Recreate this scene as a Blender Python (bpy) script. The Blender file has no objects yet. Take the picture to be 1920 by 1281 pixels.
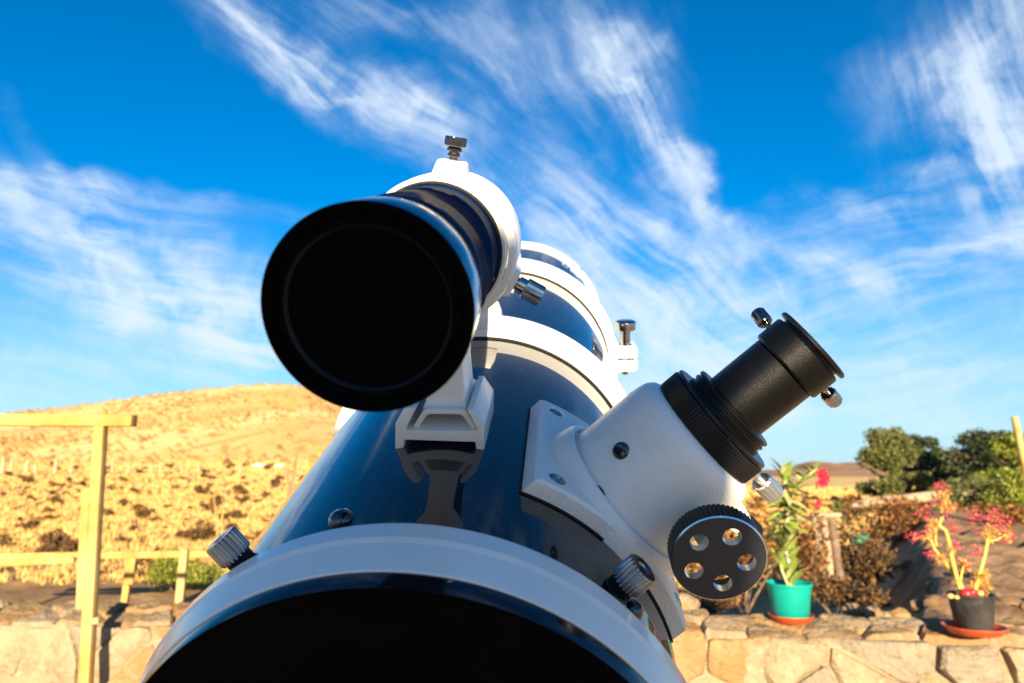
import bpy, bmesh, math, random
import numpy as np
from mathutils import Vector, Matrix, noise
R = math.radians
random.seed(7)
rng = np.random.default_rng(7)
scene = bpy.context.scene
COL = scene.collection

# ------------------------------------------------------------------ camera
PITCH = R(10.5)
EYE = Vector((0.0, 0.0, 1.35))
FPX, PW, PH = 1350.0, 1920.0, 1281.0
cam_d = bpy.data.cameras.new('camera')
cam = bpy.data.objects.new('camera', cam_d); COL.objects.link(cam)
cam.location = EYE
cam.rotation_euler = (R(90) + PITCH, 0, 0)
cam_d.sensor_width = 36.0
cam_d.lens = 36.0 * FPX / PW
cam_d.clip_start = 0.02; cam_d.clip_end = 9000
cam_d.dof.use_dof = True
cam_d.dof.focus_distance = 0.40
cam_d.dof.aperture_fstop = 13.0
scene.camera = cam

# ------------------------------------------------------------------ light
SUN_AZ, SUN_EL = 5.0, 15.0          # behind the camera, a little to its right
sun_dir = Vector((math.sin(R(SUN_AZ)) * math.cos(R(SUN_EL)), -math.cos(R(SUN_AZ)) * math.cos(R(SUN_EL)), math.sin(R(SUN_EL))))
sl = bpy.data.lights.new('sun', 'SUN'); sl.energy = 5.0; sl.angle = R(0.5); sl.color = (1.0, 0.81, 0.55)
so = bpy.data.objects.new('sun', sl); COL.objects.link(so)
so.location = (3, -10, 8)
so.rotation_euler = (-sun_dir).to_track_quat('-Z', 'Y').to_euler()
scene.view_settings.view_transform = 'Standard'
scene.view_settings.look = 'None'
scene.view_settings.gamma = 1.0
scene.view_settings.exposure = 1.8
scene.view_settings.use_curve_mapping = False
scene.cycles.max_bounces = 8
scene.cycles.use_denoising = True
scene.cycles.sample_clamp_indirect = 6.0

def wray(px, py):
    dx, dy = (px - PW / 2) / FPX, (py - PH / 2) / FPX
    c, s = math.cos(PITCH), math.sin(PITCH)
    return Vector((dx, c + dy * s, s - dy * c))
def at(px, py, Y):
    d = wray(px, py)
    return EYE + d * (Y / d.y)

# ------------------------------------------------------------------ world: clear sky with cirrus
SKY_STRENGTH = 0.058
world = bpy.data.worlds.new('World'); scene.world = world
world.use_nodes = True
world.cycles.sampling_method = 'MANUAL'; world.cycles.sample_map_resolution = 512
def build_world():
    nt = world.node_tree; N = nt.nodes; L = nt.links; N.clear()
    def nd(t, **k):
        n = N.new(t)
        for a, v in k.items(): setattr(n, a, v)
        return n
    def mth(op, a, b=None, c=None, clamp=False):
        n = nd('ShaderNodeMath', operation=op, use_clamp=clamp)
        for i, v in enumerate((a, b, c)):
            if v is None: continue
            if isinstance(v, (int, float)): n.inputs[i].default_value = v
            else: L.new(v, n.inputs[i])
        return n.outputs[0]
    out = nd('ShaderNodeOutputWorld'); bg = nd('ShaderNodeBackground'); L.new(bg.outputs[0], out.inputs[0])
    bg.inputs[1].default_value = SKY_STRENGTH
    sky = nd('ShaderNodeTexSky', sky_type='NISHITA'); sky.sun_disc = False
    sky.sun_elevation = R(SUN_EL); sky.sun_rotation = R(180 - SUN_AZ)
    sky.altitude = 1200; sky.air_density = 1.0; sky.dust_density = 0.2; sky.ozone_density = 2.5
    hs = nd('ShaderNodeHueSaturation'); hs.inputs['Hue'].default_value = 0.502
    hs.inputs['Saturation'].default_value = 1.45; hs.inputs['Value'].default_value = 0.97
    L.new(sky.outputs[0], hs.inputs['Color'])
    tc = nd('ShaderNodeTexCoord')
    sp = nd('ShaderNodeSeparateXYZ'); L.new(tc.outputs['Generated'], sp.inputs[0])
    den = mth('DIVIDE', 2.0, mth('MAXIMUM', mth('ADD', sp.outputs[1], 1.0), 0.05))
    cb = nd('ShaderNodeCombineXYZ')
    L.new(mth('MULTIPLY', sp.outputs[0], den), cb.inputs[0]); L.new(mth('MULTIPLY', sp.outputs[2], den), cb.inputs[1])
    def q_of(px, py):
        d = wray(px, py).normalized(); k = 2.0 / (1 + d.y)
        return d.x * k, d.z * k
    def noise_at(vec, scale, detail, rough, dist=0.0):
        n = nd('ShaderNodeTexNoise'); n.inputs['Scale'].default_value = scale; n.inputs['Detail'].default_value = detail
        n.inputs['Roughness'].default_value = rough; n.inputs['Distortion'].default_value = dist
        L.new(vec, n.inputs['Vector']); return n
    def mapped(vec, loc, rot, sc):
        m = nd('ShaderNodeMapping', vector_type='TEXTURE')
        m.inputs['Location'].default_value = loc; m.inputs['Rotation'].default_value = (0, 0, rot); m.inputs['Scale'].default_value = sc
        L.new(vec, m.inputs['Vector']); return m.outputs[0]
    def warp(vec, scale, amt, detail=3):
        n = noise_at(vec, scale, detail, 0.55)
        s = nd('ShaderNodeVectorMath', operation='SUBTRACT'); s.inputs[1].default_value = (0.5, 0.5, 0.5); L.new(n.outputs['Color'], s.inputs[0])
        m = nd('ShaderNodeVectorMath', operation='SCALE'); m.inputs['Scale'].default_value = amt; L.new(s.outputs[0], m.inputs[0])
        a = nd('ShaderNodeVectorMath', operation='ADD'); L.new(vec, a.inputs[0]); L.new(m.outputs[0], a.inputs[1])
        return a.outputs[0]
    q = cb.outputs[0]
    w1 = warp(q, 4.0, 0.14, 2); w2 = warp(w1, 15.0, 0.07, 3)
    # cirrus systems: fibre direction in degrees, then banks of (centre pixel, half length, half width, tilt, weight)
    systems = [
        (-32, [(480, 20, 210, 80, -28, 1.0), (640, 20, 120, 55, -10, 0.6), (660, 175, 230, 75, -30, 1.15), (800, 225, 130, 60, -15, 0.9), (590, 120, 120, 50, -20, .5), (800, 80, 300, 50, -38, 0.7), (930, 80, 150, 70, -50, .4)]),
        (-62, [(1070, 150, 230, 140, -20, 0.75), (1170, 170, 190, 55, -58, 1.15), (1245, 300, 210, 38, -62, 0.95), (1130, 40, 160, 70, -50, 0.45), (1225, 100, 120, 80, -70, .45), (1300, 390, 70, 18, -65, .5)]),
        (-72, [(1800, 190, 190, 150, -40, 0.75), (1865, 200, 240, 60, -80, 1.1), (1850, 20, 120, 120, 60, .6), (1890, 330, 120, 34, -80, 0.8), (1700, 140, 130, 50, -30, .45)]),
        (8, [(1690, 365, 230, 45, 5, 1.1), (1560, 350, 70, 26, -20, .5), (1600, 510, 340, 90, 10, 1.0), (1800, 480, 240, 80, 22, 0.6), (1500, 480, 160, 44, -10, 0.6), (1760, 640, 430, 130, 8, 0.65), (1500, 750, 600, 130, 2, 0.75)]),
        (-38, [(1100, 420, 300, 110, -25, 1.0), (1210, 560, 270, 170, -50, 1.05), (1290, 660, 240, 150, -10, 0.7), (900, 310, 90, 50, -40, .6)]),
        (-10, [(250, 390, 340, 34, -6, 0.75), (200, 500, 420, 90, -14, 1.0), (400, 540, 230, 90, -20, 0.85), (60, 430, 260, 110, -25, 0.7), (130, 320, 170, 34, -60, .4), (420, 610, 270, 50, -6, 0.8), (200, 680, 560, 120, -3, 0.9)]),
    ]
    f3 = noise_at(mapped(w2, (1, 5, 0), R(-35), (1.3, 0.9, 1)), 7.0, 8, 0.62, 0.2)
    wq = warp(q, 2.6, 0.13, 3)
    def fibre(deg, off):
        f = noise_at(mapped(wq, (off, off * .7, 0), R(deg), (0.50, 0.055, 1)), 2.0, 7, 0.62, 0.2)
        fb = mth('ADD', mth('MULTIPLY', f.outputs[0], 0.42), mth('MULTIPLY', f3.outputs[0], 0.58))
        return mth('MULTIPLY', mth('SUBTRACT', fb, 0.385), 4.6, clamp=True)
    dens = None
    for gi, (fdeg, banks) in enumerate(systems):
        tot = None
        for (px, py, a, b, deg, wgt) in banks:
            cx, cy = q_of(px, py); k = 1.3 / FPX
            g = nd('ShaderNodeTexGradient', gradient_type='SPHERICAL')
            L.new(mapped(w2, (cx, cy, 0), R(deg), (a * k, b * k, 1)), g.inputs[0])
            v = mth('MULTIPLY', g.outputs[1], wgt)
            tot = v if tot is None else mth('ADD', tot, v)
        fc_ = fibre(fdeg, gi * 1.7)
        d = mth('MULTIPLY', tot, mth('ADD', mth('MULTIPLY', fc_, 0.98), 0.12))
        dens = d if dens is None else mth('ADD', dens, d)
    # the same cirrus goes on over the rest of the sky
    rest = nd('ShaderNodeMapRange', interpolation_type='SMOOTHSTEP'); rest.inputs[1].default_value = 0.72; rest.inputs[2].default_value = 0.50; rest.inputs[3].default_value = 0.0; rest.inputs[4].default_value = 1.0
    L.new(sp.outputs[1], rest.inputs[0])
    bank = mth('MULTIPLY', mth('SUBTRACT', noise_at(tc.outputs['Generated'], 2.6, 3, 0.5, 0.3).outputs[0], 0.40), 4.0, clamp=True)
    veil = mth('MULTIPLY', mth('SUBTRACT', noise_at(mapped(w1, (7, 4, 0), R(-30), (1.0, 0.45, 1)), 2.0, 4, 0.6, 0.5).outputs[0], 0.46), 1.3, clamp=True)
    dens = mth('ADD', dens, mth('MULTIPLY', mth('MULTIPLY', bank, rest.outputs[0]), mth('MULTIPLY', fc_, 1.1)))
    dens = mth('ADD', mth('MULTIPLY', dens, 0.92), mth('MULTIPLY', veil, 0.28))
    # low sky is whiter
    low = nd('ShaderNodeMapRange'); low.inputs[1].default_value = 0.0; low.inputs[2].default_value = 0.34; low.inputs[3].default_value = 0.20; low.inputs[4].default_value = 0.0
    L.new(sp.outputs[2], low.inputs[0])
    dens = mth('ADD', dens, low.outputs[0])
    soft = nd('ShaderNodeMapRange', interpolation_type='SMOOTHSTEP'); soft.inputs[1].default_value = 0.02; soft.inputs[2].default_value = 1.55
    soft.inputs[3].default_value = 0; soft.inputs[4].default_value = 0.92
    L.new(dens, soft.inputs[0])
    mx = nd('ShaderNodeMix', data_type='RGBA')
    L.new(soft.outputs[0], mx.inputs[0])
    hz = nd('ShaderNodeMapRange', interpolation_type='SMOOTHSTEP'); hz.inputs[1].default_value = -0.05; hz.inputs[2].default_value = 0.36; hz.inputs[3].default_value = 0.85; hz.inputs[4].default_value = 0.0
    L.new(sp.outputs[2], hz.inputs[0])
    hm = nd('ShaderNodeMix', data_type='RGBA'); L.new(hz.outputs[0], hm.inputs[0]); L.new(hs.outputs[0], hm.inputs[6])
    kh = 0.26 / SKY_STRENGTH; hm.inputs[7].default_value = (0.36 * kh, 0.70 * kh, 1.0 * kh, 1); L.new(hm.outputs[2], mx.inputs[6])
    k = 0.29 / SKY_STRENGTH
    mx.inputs[7].default_value = (0.80 * k, 0.93 * k, 1.08 * k, 1)
    L.new(mx.outputs[2], bg.inputs[0])
build_world()

# ------------------------------------------------------------------ materials
def mat(name, base=(0.5, 0.5, 0.5), rough=0.5, metal=0.0, coat=0.0, spec=0.5, var=None, bump=None, island=None, coat_rough=0.03):
    """var = (scale, colour2, lo, hi[, detail]); bump = (scale, strength, distance); island = (colour2, colour3) per-leaf variation"""
    m = bpy.data.materials.new(name); m.use_nodes = True
    nt = m.node_tree; N = nt.nodes; L = nt.links
    b = N['Principled BSDF']
    b.inputs['Base Color'].default_value = (*base, 1); b.inputs['Roughness'].default_value = rough
    b.inputs['Metallic'].default_value = metal; b.inputs['Coat Weight'].default_value = coat; b.inputs['Coat Roughness'].default_value = coat_rough
    b.inputs['Specular IOR Level'].default_value = spec
    tc = N.new('ShaderNodeTexCoord'); col = None
    if island:
        g = N.new('ShaderNodeNewGeometry'); rp = N.new('ShaderNodeValToRGB')
        e = rp.color_ramp.elements; e[0].color = (*base, 1); e[1].color = (*island[1], 1); x = e.new(0.55); x.color = (*island[0], 1)
        L.new(g.outputs['Random Per Island'], rp.inputs[0]); L.new(rp.outputs[0], b.inputs['Base Color']); col = rp.outputs[0]
    vs = var if isinstance(var, list) else ([var] if var else [])
    for v in vs:
        n = N.new('ShaderNodeTexNoise'); n.inputs['Scale'].default_value = v[0]; n.inputs['Detail'].default_value = v[4] if len(v) > 4 else 6
        n.inputs['Roughness'].default_value = 0.6
        L.new(tc.outputs['Object'], n.inputs['Vector'])
        mr = N.new('ShaderNodeMapRange'); mr.inputs[1].default_value = v[2]; mr.inputs[2].default_value = v[3]; L.new(n.outputs[0], mr.inputs[0])
        mx = N.new('ShaderNodeMix'); mx.data_type = 'RGBA'; L.new(mr.outputs[0], mx.inputs[0])
        if col is not None: L.new(col, mx.inputs[6])
        else: mx.inputs[6].default_value = (*base, 1)
        mx.inputs[7].default_value = (*v[1], 1); col = mx.outputs[2]
        L.new(col, b.inputs['Base Color'])
    if bump:
        bl = bump if isinstance(bump, list) else [bump]; prev = None
        for s, st, d in bl:
            n = N.new('ShaderNodeTexNoise'); n.inputs['Scale'].default_value = s; n.inputs['Detail'].default_value = 5
            L.new(tc.outputs['Object'], n.inputs['Vector'])
            bp = N.new('ShaderNodeBump'); bp.inputs['Strength'].default_value = st; bp.inputs['Distance'].default_value = d
            L.new(n.outputs[0], bp.inputs['Height'])
            if prev is not None: L.new(prev, bp.inputs['Normal'])
            prev = bp.outputs[0]
        L.new(prev, b.inputs['Normal'])
    return m

M = {}
def dusty(name, base, rough, coat, speck, scale, thr, metal=0.0):
    """glossy paint with fine dust specks and smudges in the gloss"""
    m = mat(name, base, rough, metal, coat)
    nt = m.node_tree; N = nt.nodes; L = nt.links; b = N['Principled BSDF']
    tc = N.new('ShaderNodeTexCoord')
    v = N.new('ShaderNodeTexVoronoi'); v.inputs['Scale'].default_value = scale; L.new(tc.outputs['Object'], v.inputs['Vector'])
    n = N.new('ShaderNodeTexNoise'); n.inputs['Scale'].default_value = 35; n.inputs['Detail'].default_value = 4; L.new(tc.outputs['Object'], n.inputs['Vector'])
    wn = N.new('ShaderNodeTexWhiteNoise'); L.new(v.outputs['Position'], wn.inputs['Vector'])
    sz = N.new('ShaderNodeMath'); sz.operation = 'POWER'; sz.inputs[1].default_value = 7; L.new(wn.outputs['Value'], sz.inputs[0])
    rad = N.new('ShaderNodeMath'); rad.operation = 'MULTIPLY'; rad.inputs[1].default_value = thr; L.new(sz.outputs[0], rad.inputs[0])
    cl = N.new('ShaderNodeMath'); cl.operation = 'MULTIPLY'; L.new(rad.outputs[0], cl.inputs[0]); L.new(n.outputs[0], cl.inputs[1])
    lt = N.new('ShaderNodeMath'); lt.operation = 'LESS_THAN'; L.new(v.outputs['Distance'], lt.inputs[0]); L.new(cl.outputs[0], lt.inputs[1])
    mx = N.new('ShaderNodeMix'); mx.data_type = 'RGBA'; L.new(lt.outputs[0], mx.inputs[0])
    mx.inputs[6].default_value = (*base, 1); mx.inputs[7].default_value = (*speck, 1); L.new(mx.outputs[2], b.inputs['Base Color'])
    mr = N.new('ShaderNodeMapRange'); mr.inputs[1].default_value = 0.3; mr.inputs[2].default_value = 0.75; mr.inputs[3].default_value = 0.012; mr.inputs[4].default_value = 0.05
    n2 = N.new('ShaderNodeTexNoise'); n2.inputs['Scale'].default_value = 14; n2.inputs['Detail'].default_value = 6; L.new(tc.outputs['Object'], n2.inputs['Vector'])
    L.new(n2.outputs[0], mr.inputs[0]); L.new(mr.outputs[0], b.inputs['Coat Roughness'])
    cw = N.new('ShaderNodeMath'); cw.operation = 'SUBTRACT'; cw.inputs[0].default_value = coat; L.new(lt.outputs[0], cw.inputs[1]); cw.use_clamp = True
    L.new(cw.outputs[0], b.inputs['Coat Weight'])
    return m
M['navy'] = dusty('navy_tube_paint', (0.0008, 0.0026, 0.008), 0.34, 1.0, (0.30, 0.30, 0.30), 700, 0.36, 0.0)
M['navy'].node_tree.nodes['Principled BSDF'].inputs['Specular IOR Level'].default_value = 0.05
M['white'] = mat('white_cast_paint', (0.72, 0.715, 0.70), 0.38, coat=0.25, var=(60, (0.64, 0.635, 0.62), 0.5, 0.8), bump=[(700, 0.45, 0.0010), (260, 0.2, 0.0012)], coat_rough=0.2)
M['white_smooth'] = mat('white_enamel', (0.74, 0.74, 0.73), 0.28, coat=0.5, var=(25, (0.68, 0.675, 0.66), 0.52, 0.75), bump=(700, 0.05, 0.0005), coat_rough=0.12)
M['black'] = mat('black_plastic', (0.004, 0.004, 0.005), 0.45, spec=0.25, bump=(500, 0.06, 0.0005))
M['groove'] = mat('cap_groove', (0.002, 0.003, 0.005), 0.40, spec=0.16)
M['cap'] = mat('black_cap_plastic', (0.0008, 0.0008, 0.0012), 0.7, spec=0.03, var=(40, (0.002, 0.002, 0.0025), 0.5, 0.7), bump=(300, 0.05, 0.0005))
M['capgloss'] = mat('glossy_black_plastic', (0.006, 0.007, 0.010), 0.14, spec=0.5, coat=0.6, bump=(120, 0.02, 0.001))
M['anod'] = mat('black_anodised', (0.0012, 0.0012, 0.0014), 0.33, spec=0.28, var=(900, (0.018, 0.014, 0.010), 0.66, 0.76), bump=[(2600, 0.5, 0.0003)])
M['knurl'] = mat('black_knurled_metal', (0.003, 0.003, 0.0035), 0.36, spec=0.35)
M['felt'] = mat('black_felt', (0.012, 0.011, 0.010), 0.95, bump=(1500, 0.6, 0.001))
M['chrome'] = mat('chrome', (0.42, 0.41, 0.39), 0.10, metal=1.0, var=(200, (0.30, 0.29, 0.27), 0.5, 0.7))
M['steel'] = mat('polished_steel', (0.82, 0.81, 0.79), 0.28, metal=1.0)
M['darkchrome'] = mat('dark_chrome', (0.16, 0.16, 0.17), 0.16, metal=1.0)
M['nut'] = mat('nickel_nut', (0.30, 0.30, 0.31), 0.20, metal=1.0)
M['screw'] = mat('black_oxide_screw', (0.010, 0.010, 0.013), 0.16, coat=0.8)
M['knobface'] = mat('satin_black_face', (0.020, 0.022, 0.030), 0.32, spec=0.5, var=(300, (0.05, 0.047, 0.045), 0.62, 0.75), bump=(900, 0.04, 0.0004))
M['decalw'] = mat('decal_white', (0.75, 0.76, 0.78), 0.4)
M['decalt'] = mat('decal_teal', (0.01, 0.22, 0.30), 0.35)

# ------------------------------------------------------------------ object helpers
def tag(o, label=None, cat=None, group=None, kind=None):
    if label: o['label'] = label
    if cat: o['category'] = cat
    if group: o['group'] = group
    if kind: o['kind'] = kind
    return o
def mesh_obj(name, verts, faces, material, parent=None, smooth=None, recalc=True):
    me = bpy.data.meshes.new(name); me.from_pydata([tuple(v) for v in verts], [], faces)
    if recalc:
        bm = bmesh.new(); bm.from_mesh(me); bmesh.ops.recalc_face_normals(bm, faces=bm.faces); bm.to_mesh(me); bm.free()
    return finish(name, me, material, parent, smooth)
def finish(name, me, material, parent=None, smooth=None):
    for mm in (material if isinstance(material, (list, tuple)) else [material]): me.materials.append(mm)
    if smooth is not None:
        me.polygons.foreach_set('use_smooth', [True] * len(me.polygons))
        if smooth < 180: me.set_sharp_from_angle(angle=R(smooth))
    me.update()
    o = bpy.data.objects.new(name, me); COL.objects.link(o)
    if parent is not None: o.parent = parent
    return o
def bm_obj(name, bm, material, parent=None, smooth=None, bevel=0.0, segs=2):
    bmesh.ops.recalc_face_normals(bm, faces=bm.faces)
    if bevel:
        es = [e for e in bm.edges if len(e.link_faces) == 2 and e.calc_face_angle() > R(28)]
        bmesh.ops.bevel(bm, geom=es, offset=bevel, segments=segs, profile=0.6, affect='EDGES', clamp_overlap=True)
        bmesh.ops.recalc_face_normals(bm, faces=bm.faces)
    me = bpy.data.meshes.new(name); bm.to_mesh(me); bm.free()
    return finish(name, me, material, parent, smooth)
def empty(name, loc):
    o = bpy.data.objects.new(name, None); COL.objects.link(o); o.location = loc; o.empty_display_size = 0.1
    return o
def basis(axis):
    a = Vector(axis).normalized()
    t = Vector((0, 0, 1)) if abs(a.z) < 0.9 else Vector((1, 0, 0))
    u = t.cross(a).normalized(); return a, u, a.cross(u)
def lathe(name, prof, origin, axis, material, parent=None, segs=96, smooth=32, cap0=False, cap1=False, ribs=None):
    """profile of (radius, height) along the axis; ribs = (index set, count, depth) knurls those rows"""
    a, u, v = basis(axis); o = Vector(origin); vs = []; fs = []; n = len(prof)
    for i, (r, h) in enumerate(prof):
        for k in range(segs):
            t = 2 * math.pi * k / segs; rr = r
            if ribs and i in ribs[0]:
                rr = r - 0.001 * ribs[2] * (0.5 - 0.5 * math.copysign(abs(math.cos(t * ribs[1] / 1.0)) ** 0.6, math.cos(t * ribs[1])))
            vs.append(o + a * h + (u * math.cos(t) + v * math.sin(t)) * rr)
    for i in range(n - 1):
        for k in range(segs):
            k2 = (k + 1) % segs
            fs.append((i * segs + k, i * segs + k2, (i + 1) * segs + k2, (i + 1) * segs + k))
    if cap0: fs.append(tuple(range(segs))[::-1])
    if cap1: fs.append(tuple((n - 1) * segs + k for k in range(segs)))
    return mesh_obj(name, vs, fs, material, parent, smooth)
def box_bm(cx, cy, cz, sx, sy, sz, bm=None, rot=None):
    bm = bm or bmesh.new()
    m = Matrix.Translation((cx, cy, cz)) @ (rot.to_4x4() if rot else Matrix()) @ Matrix.Diagonal((sx, sy, sz, 1))
    bmesh.ops.create_cube(bm, size=1, matrix=m); return bm
def prism(bm, poly, fn0, fn1):
    """polygon extruded between two mappings of its points"""
    a = [bm.verts.new(fn0(p)) for p in poly]; b = [bm.verts.new(fn1(p)) for p in poly]; n = len(poly)
    bm.faces.new(a); bm.faces.new(b[::-1])
    for i in range(n): bm.faces.new((a[i], a[(i + 1) % n], b[(i + 1) % n], b[i]))
    return bm

# ------------------------------------------------------------------ terrain
def sstep(a, b, x):
    t = min(1, max(0, (x - a) / (b - a))); return t * t * (3 - 2 * t)
def lin01(a, b, x): t = min(1, max(0, (x - a) / (b - a))); return t * (1.25 - .25 * t)
def lerp_tab(tab, x):
    if x <= tab[0][0]: return tab[0][1]
    for (x0, y0), (x1, y1) in zip(tab, tab[1:]):
        if x <= x1: return y0 + (y1 - y0) * (x - x0) / (x1 - x0)
    return tab[-1][1]
PROFILE = [(0, 0), (10, 0.0), (17, 0.12), (30, 0.55), (48, 1.5), (70, 2.3), (100, 3.2)]
RIDGE = [(-900, 2), (-600, 5), (-420, 16), (-300, 24), (-232, 31), (-180, 38.5), (-140, 42.4), (-118, 42.8), (-103, 42), (-92, 39), (-82, 34), (-60, 24), (-20, 12), (40, 4), (100, 0), (700, 0)]
def ridge(x): return sum(lerp_tab(RIDGE, x + d) for d in (-14, -7, 0, 7, 14)) / 5
def ground_z(x, y):
    left = 1 - sstep(-0.05, 0.28, x / max(y, 1))
    z = lerp_tab(PROFILE, y) * left
    up = sstep(45, 380, y) if y < 380 else max(0.0, 1 - (y - 380) / 900)
    xr = x * (0.15 + 0.85 * 380 / max(y, 90)) if y < 380 else x
    z += max(0, ridge(xr)) * (0.35 * up + 0.65 * min(1, max(0, (y - 80) / 280)) if y < 380 else up)
    # earth bank on the right, just behind the wall
    k = x / max(y, 0.1)
    z += 0.74 * (1 + .07 * min(y - 3, 5)) * lin01(0.425, 0.56, k + 0.02 * noise.noise((y * 1.3, 3, 0))) * (1 - sstep(8, 15, y)) * (1 if y > 0 else 0)
    z -= 0.25 * sstep(0.15, 0.3, k) * (1 - sstep(0.42, 0.5, k)) * (1 - sstep(6, 12, y))
    a = 0.05 * min(1, y / 15) + 0.35 * sstep(90, 300, y)
    z += a * noise.fractal((x * 0.35 if y < 60 else x * 0.03, y * 0.35 if y < 60 else y * 0.012, 1.7), 1.0, 2.0, 4)
    z += 0.035 * noise.fractal((x * 3, y * 3, 5), 1.0, 2.0, 3) * (1 - sstep(15, 40, y))
    z += 0.05 * sstep(0.4, 0.5, k) * (1 - sstep(7, 14, y)) * noise.fractal((x * 5, y * 9, 2), 0.9, 2.1, 5)
    return z
def terrain():
    rows = 230; cols = 240; ys = [3.0 * (2600 / 3.0) ** (i / (rows - 1)) for i in range(rows)]
    vs = []; fs = []
    for y in ys:
        for j in range(cols):
            u = -1.5 + 3.0 * j / (cols - 1); x = u * (y + 1.5)
            vs.append((x, y, ground_z(x, y)))
    for i in range(rows - 1):
        for j in range(cols - 1):
            a = i * cols + j; fs.append((a, a + 1, a + cols + 1, a + cols))
    return vs, fs
def ground_material():
    m = mat('dry_hill_ground', (0.42, 0.27, 0.10), 0.95, spec=0.1)
    nt = m.node_tree; N = nt.nodes; L = nt.links; b = N['Principled BSDF']
    geo = N.new('ShaderNodeNewGeometry')
    def nz(scale, detail, vec=None, rough=0.6):
        n = N.new('ShaderNodeTexNoise'); n.inputs['Scale'].default_value = scale; n.inputs['Detail'].default_value = detail; n.inputs['Roughness'].default_value = rough
        L.new(vec or geo.outputs['Position'], n.inputs['Vector']); return n.outputs[0]
    def rng_(v, a, b_):
        r = N.new('ShaderNodeMapRange'); r.inputs[1].default_value = a; r.inputs[2].default_value = b_; L.new(v, r.inputs[0]); return r.outputs[0]
    def mix(f, c1, c2):
        x = N.new('ShaderNodeMix'); x.data_type = 'RGBA'
        L.new(f, x.inputs[0])
        for s, c in ((6, c1), (7, c2)):
            if isinstance(c, tuple): x.inputs[s].default_value = (*c, 1)
            else: L.new(c, x.inputs[s])
        return x.outputs[2]
    def mul(a, c):
        x = N.new('ShaderNodeMath'); x.operation = 'MULTIPLY'; L.new(a, x.inputs[0])
        if isinstance(c, (int, float)): x.inputs[1].default_value = c
        else: L.new(c, x.inputs[1])
        return x.outputs[0]
    sep = N.new('ShaderNodeSeparateXYZ'); L.new(geo.outputs['Position'], sep.inputs[0])
    mp_ = N.new('ShaderNodeMapping'); mp_.inputs['Scale'].default_value = (1, .16, .5); L.new(geo.outputs['Position'], mp_.inputs['Vector']); hv = mp_.outputs[0]
    dry = mix(rng_(nz(0.05, 8, hv), 0.42, 0.62), (0.68, 0.50, 0.21), (0.56, 0.36, 0.12))
    dry = mix(rng_(nz(0.20, 10, hv, .7), 0.53, 0.68), dry, (0.42, 0.235, 0.075))
    dry = mix(rng_(nz(0.8, 5, hv), 0.58, 0.68), dry, (0.30, 0.155, 0.05))
    soil = mix(rng_(nz(1.6, 8), 0.40, 0.62), (0.36, 0.205, 0.075), (0.16, 0.085, 0.034))
    soil = mix(rng_(nz(0.5, 6), 0.48, 0.60), soil, (0.56, 0.36, 0.14))
    c = mix(rng_(sep.outputs[1], 38, 80), soil, dry)
    # brown bank earth; at left, shade behind the wall painted into the ground
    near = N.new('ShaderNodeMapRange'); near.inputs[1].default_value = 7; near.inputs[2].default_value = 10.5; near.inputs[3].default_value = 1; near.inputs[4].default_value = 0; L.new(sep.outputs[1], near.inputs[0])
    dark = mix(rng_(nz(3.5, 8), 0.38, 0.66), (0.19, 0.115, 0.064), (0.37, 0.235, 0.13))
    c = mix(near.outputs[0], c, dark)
    # far land turns dull red-brown
    c = mix(rng_(sep.outputs[1], 450, 900), c, (0.26, 0.15, 0.09))
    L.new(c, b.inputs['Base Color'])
    bp = N.new('ShaderNodeBump'); bp.inputs['Strength'].default_value = 0.7; bp.inputs['Distance'].default_value = 0.06; L.new(nz(6, 8), bp.inputs['Height'])
    L.new(bp.outputs[0], b.inputs['Normal'])
    return m
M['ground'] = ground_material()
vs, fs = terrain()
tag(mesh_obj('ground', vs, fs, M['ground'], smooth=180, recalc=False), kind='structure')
M['patio'] = mat('patio_earth', (0.42, 0.34, 0.25), 0.95, var=[(3, (0.34, 0.27, 0.19), 0.4, 0.65), (25, (0.48, 0.40, 0.31), 0.55, 0.7)], bump=(30, 0.5, 0.01), spec=0.1)
pv = []; pf = []
for i in range(31):
    for j in range(41):
        x, y = -14 + 28 * j / 40, -14 + 17.05 * i / 30
        pv.append((x, y, 0.012 * noise.noise((x, y, 0)) - 0.006))
for i in range(30):
    for j in range(40): a = i * 41 + j; pf.append((a, a + 1, a + 42, a + 41))
tag(mesh_obj('patio', pv, pf, M['patio'], smooth=180, recalc=False), kind='structure')

# far mountains to the right
M['mountain'] = mat('mountain_rock', (0.33, 0.19, 0.115), 0.95, var=[(0.02, (0.20, 0.115, 0.075), 0.42, 0.62, 10), (0.004, (0.36, 0.23, 0.13), 0.5, 0.7)], spec=0.05, bump=(0.03, 0.6, 6))
def mountain(name, Y, table, depth, seed):
    vs = []; fs = []; cols = 150; rows = 26
    x0, x1 = at(table[0][0], 890, Y).x, at(table[-1][0], 890, Y).x
    tb = [(at(px, py, Y).x, at(px, py, Y).z) for px, py in table]
    for i in range(rows):
        t = i / (rows - 1); y = Y - depth + 1.6 * depth * t
        h = 1 - abs(1 - t * 1.6) / 1.0 if t < 0.625 else max(0, 1 - (t - 0.625) / 0.375)
        h = max(0, h)
        for j in range(cols):
            x = x0 + (x1 - x0) * j / (cols - 1)
            z = lerp_tab(tb, x) * h ** 0.8 - 6 * (1 - h)
            z += (0.10 * abs(lerp_tab(tb, x)) + 1) * (0.25 + 0.75 * (1 - h)) * noise.fractal((x / 60 + seed, y / 70, seed), 1, 2, 5)
            vs.append((x, y, z))
    for i in range(rows - 1):
        for j in range(cols - 1): a = i * cols + j; fs.append((a, a + 1, a + cols + 1, a + cols))
    tag(mesh_obj(name, vs, fs, M['mountain'], smooth=180, recalc=False), kind='structure')
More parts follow.
